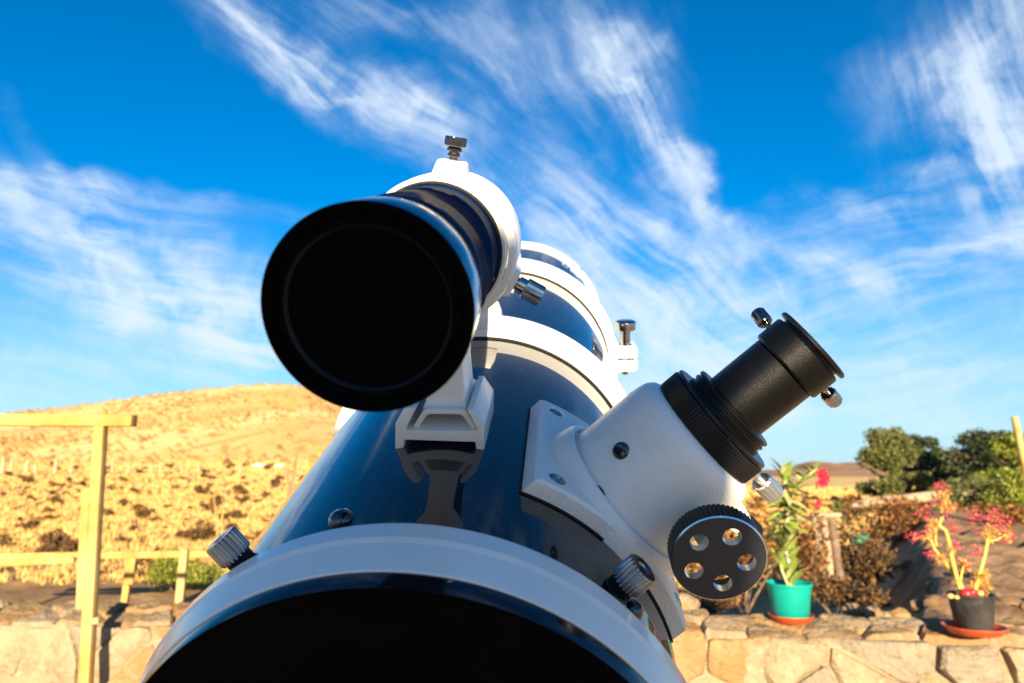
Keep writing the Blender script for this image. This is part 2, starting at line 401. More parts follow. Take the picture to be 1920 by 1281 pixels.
mountain('mountain', 1300, [(1150, 892), (1380, 884), (1450, 880), (1478, 882), (1488, 880), (1508, 867), (1525, 864), (1548, 874), (1565, 868), (1600, 866), (1650, 872), (1720, 862), (1800, 850), (1840, 842), (1900, 850), (2050, 845), (2400, 860), (2900, 890)], 420, 3)
mountain('mountain', 800, [(1100, 893), (1300, 886), (1440, 884), (1500, 882), (1560, 884), (1610, 880), (1750, 881), (2000, 880), (2500, 893)], 240, 8)

# ------------------------------------------------------------------ foliage helpers
def leaf_cloud(name, clumps, n, size, material, parent=None, aspect=0.45, flat=0.0, droop=0.0):
    """n leaf-shaped faces spread through ellipsoid clumps (centre, radii)"""
    w = np.array([c[1][0] * c[1][1] * c[1][2] for c in clumps]) ** 0.7; w /= w.sum()
    idx = rng.choice(len(clumps), n, p=w)
    C = np.array([c[0] for c in clumps])[idx]; Rr = np.array([c[1] for c in clumps])[idx]
    d = rng.normal(size=(n, 3)); d /= np.linalg.norm(d, axis=1)[:, None]
    p = C + d * Rr * (rng.random(n) ** 0.45)[:, None] * rng.uniform(0.85, 1.12, (n, 1))
    ax = d + rng.normal(scale=0.8, size=(n, 3)); ax[:, 2] -= droop; ax /= np.linalg.norm(ax, axis=1)[:, None]
    up = rng.normal(size=(n, 3)); sd = np.cross(ax, up); sd /= np.linalg.norm(sd, axis=1)[:, None]
    s = size * rng.uniform(0.6, 1.35, (n, 1))
    v = np.empty((n, 4, 3)); v[:, 0] = p - ax * s * 0.5; v[:, 1] = p + sd * s * aspect * 0.5; v[:, 2] = p + ax * s * 0.5; v[:, 3] = p - sd * s * aspect * 0.5
    me = bpy.data.meshes.new(name)
    me.from_pydata(v.reshape(-1, 3).tolist(), [], np.arange(n * 4).reshape(-1, 4).tolist())
    return finish(name, me, material, parent)
def limb(bm, pts, radii, segs=7):
    rings = []
    for i, p in enumerate(pts):
        d = (Vector(pts[min(i + 1, len(pts) - 1)]) - Vector(pts[max(i - 1, 0)])); a, u, v = basis(d)
        rings.append([bm.verts.new(Vector(p) + (u * math.cos(2 * math.pi * k / segs) + v * math.sin(2 * math.pi * k / segs)) * radii[i]) for k in range(segs)])
    for r0, r1 in zip(rings, rings[1:]):
        for k in range(segs): bm.faces.new((r0[k], r0[(k + 1) % segs], r1[(k + 1) % segs], r1[k]))
    bm.faces.new(rings[-1]); bm.faces.new(rings[0][::-1]); return bm
def wander(p0, p1, n, amt, seed=0):
    p0, p1 = Vector(p0), Vector(p1); out = []
    for i in range(n + 1):
        t = i / n; o = Vector(noise.noise_vector((seed * 3.7 + t * 2.2, seed, 0.3))) * amt * math.sin(math.pi * min(1, t * 0.9 + 0.08)) if i else Vector()
        out.append(p0.lerp(p1, t) + o)
    return out
M['bark'] = mat('bark', (0.19, 0.13, 0.09), 0.9, var=(14, (0.09, 0.06, 0.04), 0.4, 0.6), bump=(40, 0.6, 0.01), spec=0.2)
M['leafA'] = mat('leaf_olive', (0.040, 0.055, 0.014), 0.55, island=((0.085, 0.10, 0.022), (0.16, 0.14, 0.04)), spec=0.35)
M['leafB'] = mat('leaf_dark', (0.022, 0.036, 0.014), 0.55, island=((0.035, 0.055, 0.018), (0.06, 0.065, 0.025)), spec=0.3)
M['leafC'] = mat('leaf_lime', (0.20, 0.25, 0.05), 0.55, island=((0.28, 0.32, 0.07), (0.34, 0.36, 0.12)), spec=0.3)
M['leafD'] = mat('leaf_yellow_green', (0.13, 0.16, 0.015), 0.55, island=((0.19, 0.21, 0.02), (0.10, 0.12, 0.02)), spec=0.3)
M['rust'] = mat('leaf_rust', (0.04, 0.02, 0.012), 0.7, island=((0.10, 0.045, 0.016), (0.34, 0.15, 0.025)), spec=0.2)
M['brush'] = mat('scrub_brown', (0.045, 0.026, 0.013), 0.85, island=((0.085, 0.048, 0.02), (0.16, 0.09, 0.035)), spec=0.15)
M['twig'] = mat('dry_twig', (0.22, 0.14, 0.09), 0.9, spec=0.1)
M['straw'] = mat('dry_grass', (0.34, 0.20, 0.062), 0.85, island=((0.48, 0.32, 0.11), (0.24, 0.13, 0.04)), spec=0.15)

def tree(name, label, base, h, rx, leaf, n, size, seed, group=None, cat='tree', trunks=1, low=0.25, cone=0.0):
    random.seed(seed); b = Vector(base)
    e = empty(name, b); tag(e, label, cat, group)
    bm = bmesh.new(); clumps = []
    for t in range(trunks):
        tip = Vector((random.uniform(-.35, .35) * rx, random.uniform(-.3, .3) * rx, h * random.uniform(.7, .9)))
        st = Vector((random.uniform(-.25, .25) * rx * (trunks > 1), 0, -0.05))
        pts = wander(st, tip, 6, 0.12 * h, seed + t)
        limb(bm, pts, [0.045 * h * (1 - 0.85 * i / 6) * (0.75 if trunks > 1 else 1) for i in range(7)])
        for k in range(6):
            i = random.randint(2, 5); a = random.uniform(0, 6.28); q = pts[i] + Vector((math.cos(a) * rx * .7, math.sin(a) * rx * .7, h * .18))
            limb(bm, wander(pts[i], q, 4, .05 * h, seed * 7 + k), [0.016 * h * (1 - .8 * j / 4) for j in range(5)], 5)
    bm_obj('trunk', bm, M['bark'], e, 60)
    nc = 64
    for k in range(nc):
        zz = random.uniform(low, 0.97); a = random.uniform(0, 6.28); rr = math.sqrt(random.random()) * rx * (1 - cone * zz) * (0.95 if zz < .75 else .6)
        s = rx * random.uniform(.10, .32)
        clumps.append(((math.cos(a) * rr, math.sin(a) * rr, h * zz), (s, s, s * .8)))
    leaf_cloud('crown', clumps, n, size, leaf, e, 0.5, droop=.2)
    return e
def bush_mesh(h, rx, n, size, seed, nc=9):
    random.seed(seed); cl = []
    for k in range(nc):
        a = random.uniform(0, 6.28); rr = random.random() * rx * .8; s = rx * random.uniform(.3, .5)
        cl.append(((math.cos(a) * rr, math.sin(a) * rr, h * random.uniform(.25, .75)), (s, s, h * .3)))
    return cl

# ------------------------------------------------------------------ trees and shrubs on the right
def spot(px, py, Y): p = at(px, py, Y); return Vector((p.x, p.y, ground_z(p.x, p.y)))
tree('tree', 'olive green bushy tree, leftmost of the row, with slanting bare trunks', spot(1672, 940, 27), 3.0, 1.45, M['leafA'], 16000, .13, 11, 'trees in the row beyond the earth bank', trunks=3, low=.12, cone=.45)
tree('tree', 'dark rounded tree just right of the olive green one', spot(1738, 940, 30), 2.85, 1.25, M['leafB'], 12000, .13, 12, 'trees in the row beyond the earth bank', low=.1, cone=.2)
tree('tree', 'low sparse dark tree with sky showing through its thin top', spot(1797, 940, 30), 2.3, 1.25, M['leafB'], 7000, .13, 13, 'trees in the row beyond the earth bank', low=.1)
tree('tree', 'broad dark tree left of the leaning pole', spot(1862, 945, 26), 2.7, 1.6, M['leafB'], 15000, .13, 14, 'trees in the row beyond the earth bank', low=.05, cone=.3)
tree('tree', 'yellowish green tree at the right edge behind the leaning pole', spot(1905, 945, 22), 2.5, 1.0, M['leafD'], 8000, .11, 15, 'trees in the row beyond the earth bank', low=.2, cone=.3)
tree('tree', 'dark green tree cut off by the right edge of the picture', spot(1975, 945, 25), 2.7, 1.6, M['leafB'], 12000, .13, 16, 'trees in the row beyond the earth bank', low=.05)
def bush(name, label, base, h, rx, leaf, n, size, seed, cat='bush', group=None, aspect=.5, stems=5):
    e = empty(name, base); tag(e, label, cat, group)
    leaf_cloud('foliage', bush_mesh(h, rx, n, size, seed), n, size, leaf, e, aspect)
    bm = bmesh.new()
    for k in range(stems):
        a = 6.28 * k / stems + seed; limb(bm, wander((0, 0, -.03), (math.cos(a) * rx * .6, math.sin(a) * rx * .6, h * .7), 3, .05 * h, seed + k), [.02 * h, .015 * h, .01 * h, .004 * h], 5)
    bm_obj('stem', bm, M['bark'], e, 60)
    return e
bush('shrub', 'pale lime green shrub in front of the dark trees', spot(1765, 950, 15), 1.0, .38, M['leafC'], 1800, .075, 21)
bush('shrub', 'small olive shrub left of the bushy tree on the far slope', spot(1582, 940, 20), .75, .42, M['leafA'], 1500, .08, 22)
bush('shrub', 'low green shrub half hidden behind the silver thumbscrew', spot(1440, 960, 13), .65, .5, M['leafA'], 1600, .06, 23)
bush('shrub', 'low green shrub under the trees, right of the red leaved plant', spot(1850, 990, 9), .42, .5, M['leafA'], 1800, .045, 24)
bush('shrub', 'bright yellow green shrub at the right edge below the trees', spot(1912, 985, 8.4), .42, .3, M['leafD'], 1200, .045, 25)
bush('shrub', 'rust and gold leaved bush behind the red leaved plant', at(1672, 1030, 7.0), .50, .48, M['rust'], 3200, .036, 26)
bush('shrub', 'brown dry bush on the bank at the right edge', spot(1890, 1020, 6.5), .22, .42, M['rust'], 2200, .03, 27)
bush('shrub', 'brown leafed bush with orange leaves behind the teal pot', at(1490, 1120, 4.6) , .62, .42, M['rust'], 2600, .032, 28)
bush('shrub', 'dark brown brush in the hollow right of the weathered post', at(1625, 1110, 5.4), .5, .36, M['brush'], 2600, .035, 29)
bush('shrub', 'brown bush with orange leaves directly behind the focus knob', at(1395, 1150, 4.3), .55, .40, M['rust'], 2200, .032, 30)
bush('shrub', 'dark brown brush in the hollow between teal pot and earth bank', at(1565, 1150, 4.2), .22, .30, M['brush'], 1600, .03, 31)
bush('shrub', 'low reddish scrub at the foot of the focuser, behind the wall', at(1310, 1160, 3.6), .12, .22, M['rust'], 900, .022, 32)
# bare grey shrub
def bare(name, label, base, h, spread, n, seed, m, r0=.02, cat='shrub'):
    random.seed(seed); e = empty(name, base); tag(e, label, cat)
    for k in range(n):
        bm = bmesh.new(); a = random.uniform(0, 6.28); t = Vector((math.cos(a) * spread * random.uniform(.3, 1), math.sin(a) * spread * .5, h * random.uniform(.6, 1)))
        pts = wander((0, 0, -.03), t, 5, .10 * h, seed + k); limb(bm, pts, [r0 * (1 - .8 * i / 5) for i in range(6)], 5)
        for j in range(3):
            q = pts[2 + j % 3]; limb(bm, wander(q, q + Vector((random.uniform(-.3, .3), random.uniform(-.2, .2), random.uniform(.15, .35))) * h, 3, .04 * h, seed + 9 * k + j), [r0 * .4, r0 * .3, r0 * .2, r0 * .1], 4)
        bm_obj('branch', bm, m, e, 60)
    return e
bare('bare_shrub', 'leafless grey brown shrub in front of the dark trees', spot(1822, 945, 14), .85, .5, 7, 41, M['twig'], .022)
bare('bare_sapling', 'thin leafless sapling left of the telescope tube on the slope', spot(545, 900, 30), 2.2, .5, 3, 42, M['twig'], .05, 'sapling')
bare('bare_sapling', 'pale thin upright stalk below the hill, above the left thumbscrew', spot(408, 1015, 12), 1.5, .12, 2, 43, M['straw'], .02, 'sapling')

# log, pole, weathered post, bucket
M['wood_pale'] = mat('weathered_pale_wood', (0.36, 0.27, 0.18), 0.8, var=[(9, (0.22, 0.16, 0.10), .4, .65)], bump=(30, .5, .01), spec=.2)
M['lumber'] = mat('yellow_lumber', (0.40, 0.255, 0.075), 0.7, var=[(6, (0.31, 0.17, 0.04), .42, .62), (40, (0.24, 0.13, 0.04), .56, .70), (2.5, (0.45, 0.31, 0.12), .45, .6)], bump=(60, .25, .004), spec=.25)
bm = bmesh.new(); pts = [at(px, py, 12) for px, py in [(1590, 952), (1630, 942), (1690, 938), (1760, 929), (1835, 921)]]
limb(bm, pts, [.05, .085, .09, .085, .045], 10)
lo = bm_obj('fallen_log', bm, M['wood_pale'], None, 60); tag(lo, 'long pale fallen log lying in front of the olive green tree', 'log')
bm = bmesh.new(); p0 = spot(1945, 960, 14); p1 = at(1902, 782, 14); limb(bm, [p0, p0.lerp(p1, .5), p1], [.07, .065, .06], 9)
tag(bm_obj('wooden_pole', bm, M['lumber'], None, 60), 'leaning wooden pole sticking up at the right edge', 'pole')
e = empty('weathered_post', at(1562, 1110, 4.9)); tag(e, 'weathered pale split post standing in the brush behind the teal pot', 'post')
for dx, w, h, c in [(-.055, .05, .50, 'wood_pale'), (0.0, .045, .49, 'wood_pale'), (.055, .055, .47, 'bark')]:
    bm = bmesh.new(); limb(bm, wander((dx, 0, 0), (dx - .03, 0, h), 4, .012, dx * 99), [w * .55] * 5, 7); bm_obj('stake', bm, M[c], e, 60)
bm = box_bm(-.01, 0, .49, .17, .10, .025); bm_obj('cap_board', bm, M['wood_pale'], e, bevel=.006)
M['green_plastic'] = mat('green_plastic', (0.02, 0.20, 0.12), .4)
bk = lathe('green_bucket', [(.0, 0), (.055, 0), (.07, .15), (.075, .155), (.07, .16), (.06, .15), (.05, .01)], at(1612, 1045, 5.6), (0, 0, 1), M['green_plastic'], segs=24)
tag(bk, 'small green plastic bucket lying in the dark brush right of the weathered post', 'bucket')

# ------------------------------------------------------------------ hillside on the left
M['blue_plastic'] = mat('blue_plastic', (0.03, 0.14, 0.42), .4)
p = spot(306, 1090, 11); p = at(306, 1086, 11)
br = lathe('blue_barrel', [(0, 0), (.075, 0), (.08, .01), (.08, .06), (.084, .065), (.08, .07), (.08, .14), (.084, .145), (.08, .15), (.08, .20), (.07, .215), (0, .215)], (p.x, p.y, ground_z(p.x, p.y)), (0, 0, 1), M['blue_plastic'], segs=28)
tag(br, 'small blue plastic barrel on the slope behind the fence', 'barrel')
bush('shrub', 'round yellow green bush behind the fence post near the telescope', spot(345, 1120, 9.0), .50, .42, M['leafD'], 3800, .04, 33)
random.seed(5)
PROTO = []
for k in range(5):
    cl = bush_mesh(.42, .34, 0, 0, 60 + k, 8); o = leaf_cloud('scrub_bush', cl, 420, .085, M['brush'] if k != 3 else M['rust'], None, .5)
    PROTO.append(o)
def place_scrub(i, x, y, s):
    src = PROTO[i % 5]
    o = src if not src.get('label') else src.copy()
    if o is not src: COL.objects.link(o)
    o.location = (x, y, ground_z(x, y) - .03); o.rotation_euler = (0, 0, random.uniform(0, 6.28)); o.scale = (s, s, s * random.uniform(.7, 1.1))
    tag(o, 'low brown scrub bush scattered on the dry slope below the hill', 'bush', 'scrub bushes on the dry slope')
cnt = 0
while cnt < 256:
    px = random.uniform(-30, 640) if cnt < 225 else random.uniform(640, 1250); Y = 9.5 * (62 / 9.5) ** (random.random() ** 0.8)
    x = (px - 960) / FPX * Y
    place_scrub(cnt, x, Y, random.choice((.24, .3, .4, .5, .62, .8)) * random.uniform(.8, 1.2) * (1 + Y / 160)); cnt += 1
for i in range(34):
    Y = random.uniform(20, 70); x = Y * random.uniform(.33, .52); place_scrub(i + 1, x, Y, random.uniform(.7, 1.3))
# dry grass (uncountable)
n = 21000; v = np.empty((n, 3, 3)); Yg = 9.5 * (80 / 9.5) ** rng.random(n) ** .8; ug = rng.uniform(-.78, .56, n); keep = (ug < .02) | (ug > .22) | (rng.random(n) < .6)
Yg = Yg[keep]; ug = ug[keep]; n = len(Yg); xg = ug * Yg
zg = np.array([ground_z(a, b) for a, b in zip(xg, Yg)])
nb = 5; v = np.empty((n, nb, 3, 3))
for k in range(nb):
    hgt = rng.uniform(.03, .13, n) * (1 + Yg / 120); a = rng.uniform(0, 6.28, n); lean = rng.uniform(.1, .6, n) * hgt; w = .006 * (1 + Yg / 9)
    ox = rng.normal(scale=.05, size=n); oy = rng.normal(scale=.05, size=n)
    v[:, k, 0] = np.c_[xg + ox - w, Yg + oy, zg - .02]; v[:, k, 1] = np.c_[xg + ox + w, Yg + oy, zg - .02]
    v[:, k, 2] = np.c_[xg + ox + np.cos(a) * lean, Yg + oy + np.sin(a) * lean, zg + hgt]
me = bpy.data.meshes.new('dry_grass'); me.from_pydata(v.reshape(-1, 3).tolist(), [], np.arange(n * nb * 3).reshape(-1, 3).tolist())
tag(finish('dry_grass', me, M['straw']), 'golden dry grass tufts covering the slope below the hill', 'grass', kind='stuff')
# scrub spread over the far hill (reads as one speckled mass)
M['hillscrub'] = mat('hill_scrub', (0.34, 0.19, 0.06), 0.9, island=((0.46, 0.28, 0.09), (0.22, 0.12, 0.045)), spec=.1)
n = 5200; Yh = 62 * (385 / 62) ** rng.random(n) ** .75; uh = rng.uniform(-.86, .05, n); dn = np.array([noise.noise((a * b * .03, b * .012, 4)) for a, b in zip(uh, Yh)])
kp_ = rng.random(n) < np.clip(.45 + 1.3 * dn, .08, 1); Yh = Yh[kp_]; uh = uh[kp_]; hv_ = []; hf_ = []
for a, yy in zip(uh * Yh, Yh):
    z0 = ground_z(a, yy); r = rng.uniform(.22, .62) * (1 + yy / 260); b0 = len(hv_)
    hv_ += [(a + r * math.cos(t) * rng.uniform(.7, 1.2), yy + r * math.sin(t) * rng.uniform(.7, 1.2), z0 - .1) for t in (0, 1.05, 2.1, 3.14, 4.19, 5.24)] + [(a + rng.uniform(-.3, .3) * r, yy, z0 + r * rng.uniform(.6, 1.1))]
    hf_ += [(b0 + i, b0 + (i + 1) % 6, b0 + 6) for i in range(6)]
tag(mesh_obj('hill_scrub', hv_, hf_, M['hillscrub'], smooth=180, recalc=False), 'fine brown scrub speckling the golden hill', 'scrub', kind='stuff')
# pale posts in a line across the slope
M['post'] = mat('pale_fence_post', (0.40, 0.31, 0.19), .8, var=(6, (.32, .23, .13), .4, .6), spec=.2)
for i, (px, py0, py1, w) in enumerate([(4, 848, 878, 8), (20, 850, 877, 6), (49, 858, 882, 8), (66, 857, 874, 7), (103, 863, 890, 7), (133, 866, 888, 4), (210, 868, 890, 4), (240, 870, 890, 5), (262, 872, 892, 4), (283, 872, 890, 4), (300, 870, 890, 5), (340, 874, 892, 4), (372, 874, 893, 4), (450, 872, 890, 5)]):
    p = spot(px, 885, 47); ht = (py1 - py0) / FPX * 47; r = w / FPX * 47 * .5
    bm = bmesh.new(); limb(bm, [(0, 0, -.1), (0.01, 0, ht * .5), (0.03 * (i % 3 - 1), 0, ht)], [r, r * .95, r * .85], 7)
    o = bm_obj('slope_post', bm, M['post'], None, 60); o.location = p
    tag(o, 'pale wooden post in the line of posts across the slope', 'post', 'posts in a line across the slope')
M['pale_rock'] = mat('pale_rock', (.68, .60, .48), .85, var=(5, (.55, .45, .33), .4, .65), bump=(12, .5, .03), spec=.2)
def rock(label, p, sx, sy, sz, seed, m, group=None, name='rock'):
    bm = bmesh.new(); bmesh.ops.create_icosphere(bm, subdivisions=2, radius=1)
    for vv in bm.verts:
        k = 1 + .35 * noise.noise(vv.co * 1.3 + Vector((seed, 0, 0))) + .12 * noise.noise(vv.co * 3.5 + Vector((0, seed, 0)))
        vv.co = Vector((vv.co.x * sx, vv.co.y * sy, vv.co.z * sz)) * k
    o = bm_obj(name, bm, m, None, 40); o.location = p; return tag(o, label, 'rock', group)
for px, w, lab in [(486, 1.3, 'white rock on the slope, left of the pair below the hill'), (524, .9, 'smaller white rock on the slope, beside the bare sapling')]:
    p = spot(px, 886, 60); rock(lab, p + Vector((0, 0, .12)), w * .45, .4, .20, px * .01, M['pale_rock'])

# ------------------------------------------------------------------ rail fence behind the wall, left
fe = empty('rail_fence', spot(250, 1120, 6.7)); tag(fe, 'yellow wooden rail fence standing behind the stone wall on the left', 'fence')
def in_parent(o, e):
    o.parent = e; o.matrix_parent_inverse = Matrix.Translation(-Vector(e.location)); return o
def bar(name, p0, p1, w, d, m, e=None, bevel=.006):
    p0, p1 = Vector(p0), Vector(p1); ax = (p1 - p0).normalized(); side = Vector((0, 1, 0)) if abs(ax.y) < .9 else Vector((1, 0, 0))
    u = ax.cross(side).normalized(); v2 = u.cross(ax); bm = bmesh.new(); nseg = 6; rings = []
    for i in range(nseg + 1):
        t = i / nseg; c = p0.lerp(p1, t) + u * w * .08 * noise.noise((p0.x * 9, t * 3, 1)); k = 1 + .06 * noise.noise((p0.z * 9, t * 5, 4))
        rings.append([bm.verts.new(c + u * a * w * .5 * k + v2 * b * d * .5) for a, b in ((-1, -1), (1, -1), (1, 1), (-1, 1))])
    for r0, r1 in zip(rings, rings[1:]):
        for k in range(4): bm.faces.new((r0[k], r0[(k + 1) % 4], r1[(k + 1) % 4], r1[k]))
    bm.faces.new(rings[0][::-1]); bm.faces.new(rings[-1])
    o = bm_obj(name, bm, m, None, 40, bevel=bevel)
    if e: in_parent(o, e)
    return o
FY = 6.7
bar('rail', at(-120, 1046, FY), at(420, 1038, FY), .058, .045, M['lumber'], fe)
bar('rail', at(-120, 1062, FY - .1), at(140, 1050, FY - .1), .052, .045, M['lumber'], fe)
def post_to_ground(px, ptop, Y, w, d, e, name='post', lean=0):
    t = at(px, ptop, Y); bar(name, (t.x - lean, t.y, ground_z(t.x, t.y) - .1), t, w, d, M['lumber'], e)
post_to_ground(245, 1046, FY + .06, .055, .05, fe, lean=.03)
t0, t1 = at(246, 1046, FY - .05), at(240, 1096, FY - .05); bar('brace', t1, t0, .088, .03, M['lumber'], fe)
post_to_ground(346, 1030, FY - .06, .065, .05, fe, lean=.01)
post_to_ground(-60, 1030, FY + .06, .055, .05, fe)

# timber frame in front of the wall, left
te = empty('timber_frame', (at(165, 1281, 2.62).x, 2.62, 0)); tag(te, 'yellow timber post and crossbeam standing before the stone wall', 'timber frame')
TY = 2.62
t = at(189, 799, TY); b0 = at(164, 1281, TY)
bar('post', (b0.x + (b0.x - t.x) * .5, TY, 0), (t.x, TY, t.z), .036, .036, M['lumber'], te, .003)
bar('crossbeam', at(-700, 782, TY), at(252, 789, TY), .042, .045, M['lumber'], te, .004)
bar('side_board', at(153, 1141, TY - .012), at(163, 917, TY - .012), .030, .02, M['lumber'], te, .003)
bar('peg', at(168, 1165, TY - .03), at(187, 1163, TY - .03), .020, .025, M['lumber'], te, .003)
l0 = at(-700, 800, TY); bar('post', (l0.x + .05, TY, 0), (l0.x + .05, TY, l0.z), .036, .036, M['lumber'], te, .003)

# ------------------------------------------------------------------ garden wall of rubble stone
WL = at(0, 1170, 2.80); _d = wray(1830, 1207); WR = EYE + _d * ((WL.z - EYE.z) / _d.z)   # front top edge
WTOP = WL.z + .045
wdir = Vector((WR.x - WL.x, WR.y - WL.y, 0)).normalized(); wn = Vector((wdir.y, -wdir.x, 0))   # towards the camera
WO = Vector((WL.x, WL.y, 0)); WTH = .20
def wp(a, z, d): return WO + wdir * a + wn * d + Vector((0, 0, z))
M['mortar'] = mat('wall_mortar', (0.25, 0.19, 0.12), .95, var=[(7, (.19, .13, .075), .4, .65), (45, (.29, .23, .155), .5, .7)], bump=[(60, .7, .008), (220, .4, .003)], spec=.1)
STONES = [mat('wall_stone', c, .85, var=[(9, c2, .42, .62), (50, c3, .55, .72)], bump=[(22, 1.0, .022), (70, .9, .009)], spec=.15) for c, c2, c3 in [
    ((.25, .185, .115), (.20, .12, .055), (.29, .23, .15)), ((.23, .135, .058), (.26, .18, .09), (.18, .095, .04)), ((.20, .165, .12), (.24, .195, .135), (.13, .105, .075)), ((.27, .21, .135), (.22, .15, .085), (.31, .25, .17))]]
wall = empty('garden_wall', wp(2, 0, 0)); tag(wall, 'low tan rubble stone wall carrying the flower pots', 'wall')
A0, A1 = -1.6, 5.6
bm = bmesh.new(); na, nz_ = 90, 10; g = {}
sec = [(0, 0)] + [(0, WTOP * k / 6) for k in range(1, 6)] + [(0, WTOP - .06), (-.03, WTOP - .046), (-WTH * .5, WTOP - .024), (-WTH + .03, WTOP - .006), (-WTH, WTOP - .03), (-WTH, 0)]
for i in range(na + 1):
    a = A0 + (A1 - A0) * i / na
    for j, (d, z) in enumerate(sec):
        o = .012 * noise.fractal((a * 5, z * 5, d * 5), 1, 2, 3) if 0 < z else 0
        g[i, j] = bm.verts.new(wp(a, z + (o * .8 if j > 5 else 0), d + (o if j < 7 else 0)))
for i in range(na):
    for j in range(len(sec) - 1): bm.faces.new((g[i, j], g[i + 1, j], g[i + 1, j + 1], g[i, j + 1]))
in_parent(bm_obj('mortar_core', bm, M['mortar'], None, 60), wall)
def clip(poly, p, nrm):
    out = []
    for i in range(len(poly)):
        a, b = poly[i], poly[(i + 1) % len(poly)]; da = (a[0] - p[0]) * nrm[0] + (a[1] - p[1]) * nrm[1]; db = (b[0] - p[0]) * nrm[0] + (b[1] - p[1]) * nrm[1]
        if da <= 0: out.append(a)
        if (da < 0) != (db < 0): t = da / (da - db); out.append((a[0] + (b[0] - a[0]) * t, a[1] + (b[1] - a[1]) * t))
    return out
def cells(x0, x1, y0, y1, dx, dy, seed, jit=.8):
    random.seed(seed); pts = []; nx, ny = max(1, round((x1 - x0) / dx)), max(1, round((y1 - y0) / dy))
    for j in range(ny):
        for i in range(nx):
            pts.append((x0 + (i + .5 + (.5 * (j % 2) - .25) + random.uniform(-.5, .5) * jit) * (x1 - x0) / nx, y0 + (j + .5 + random.uniform(-.4, .4) * jit) * (y1 - y0) / ny))
    out = []
    for p in pts:
        poly = [(x0, y0), (x1, y0), (x1, y1), (x0, y1)]
        for q in pts:
            if q is p or abs(q[0] - p[0]) > 3.2 * dx or abs(q[1] - p[1]) > 3.2 * dy: continue
            m = ((p[0] + q[0]) / 2, (p[1] + q[1]) / 2); poly = clip(poly, m, (q[0] - p[0], q[1] - p[1]))
            if len(poly) < 3: break
        if len(poly) >= 3: out.append((p, poly))
    return out
def stone(p, poly, fn, gap, rise, seed):
    random.seed(seed); L_ = []
    cx = sum(a for a, b in poly) / len(poly); cy = sum(b for a, b in poly) / len(poly)
    pl = []
    for i in range(len(poly)):           # split long edges and round the corners
        a, b = poly[i], poly[(i + 1) % len(poly)]
        if math.hypot(b[0] - a[0], b[1] - a[1]) < .02: continue
        for t in (.09, .5, .91): pl.append((a[0] + (b[0] - a[0]) * t, a[1] + (b[1] - a[1]) * t))
    if len(pl) < 4: return None
    size = min(max(abs(a - cx) for a, b in pl), max(abs(b - cy) for a, b in pl))
    if size < gap * 1.5: return None
    def ring(k, h):
        out = []
        for i, (a, b) in enumerate(pl):
            d = math.hypot(a - cx, b - cy); tl_ = (tx * (a - cx) + ty * (b - cy)) * (h > 0); f = max(.2, (d - gap) / d) * k * (1 + .13 * noise.noise((a * 26, b * 26, seed)))
            out.append(bm.verts.new(fn(cx + (a - cx) * f, cy + (b - cy) * f, h * (1 + .8 * noise.noise((a * 14 + seed, b * 14, 2))) + tl_)))
        return out
    bm = bmesh.new(); tilt = random.uniform(-.4, .4)
    tx, ty = (random.uniform(-.16, .16), random.uniform(-.16, .16)) if seed > 0 else (random.uniform(-.03, .03), 0)
    r0, r1, r2 = ring(1.03, -.03), ring(.985, rise * .55), ring(.86, rise)
    for ra, rb in ((r0, r1), (r1, r2)):
        for i in range(len(pl)): bm.faces.new((ra[i], ra[(i + 1) % len(pl)], rb[(i + 1) % len(pl)], rb[i]))
    c = bm.verts.new(fn(cx, cy, rise * (1.05 + .5 * random.uniform(-.5, .5))))
    for i in range(len(pl)): bm.faces.new((r2[i], r2[(i + 1) % len(pl)], c))
    return in_parent(bm_obj('stone', bm, random.choice(STONES if seed > 0 else [STONES[1], STONES[0], STONES[3]]), None, 32), wall)
k = 0
for p, poly in cells(A0 + .02, A1 - .02, .06, WTOP - .042, .19, .14, 3, 1.0):
    k += 1; stone(p, poly, lambda a, z, h: wp(a, z, h), random.choice((.001, .003, .006, .011)), random.uniform(.008, .028) * (.45 if p[0] < 1.0 else 1), k)
for p, poly in cells(A0 + .02, A1 - .02, -WTH + .012, -.002, .17, .10, 9):
    k += 1; stone(p, poly, lambda a, d, h: wp(a, WTOP - .046 + .042 * (-d / WTH) + h, d), random.choice((.001, .003, .008)), random.uniform(.004, .026), -k)
def wall_top(px, py, dz=-.010):
    d = wray(px, py); t = (WTOP + dz - EYE.z) / d.z; return EYE + d * t
# loose rocks on and behind the wall
M['tan_rock'] = STONES[0]
for i, (px, py, w, lab) in enumerate([(1636, 1160, .055, 'tan angular rock behind the wall, between the two pots'), (1688, 1162, .050, 'knobbly tan rock behind the wall, left of the black pot'), (1662, 1160, .026, 'small pale stone between two larger rocks behind the wall'), (1280, 1140, .07, 'tan rock behind the wall beside the focuser base'), (1600, 1150, .045, 'flat brown rock on the bank right of the teal pot'), (1905, 1180, .05, 'brown rock behind the wall right of the black pot')]):
    p = at(px, py, 3.18 if px > 1300 else 3.2); rock(lab, (p.x, p.y, p.z + .01), w, w * .8, w * .75, i * 3.3, STONES[i % 4])

random.seed(31)
M['bank_rock'] = mat('bank_rock', (.20, .125, .07), .9, var=(14, (.13, .08, .045), .4, .65), bump=(40, .7, .01), spec=.1)
for i in range(30):
    y = 3.3 + 3.6 * random.random() ** 1.4; x = y * random.uniform(.50, .80); w = random.choice((.02, .028, .036, .05)) * (1 + .06 * y)
    rock('brown rock lying on the bare earth bank at right', (x, y, ground_z(x, y) + w * .2), w, w * .8, w * .6, i * 1.7 + 20, M['bank_rock'], 'rocks strewn on the earth bank')
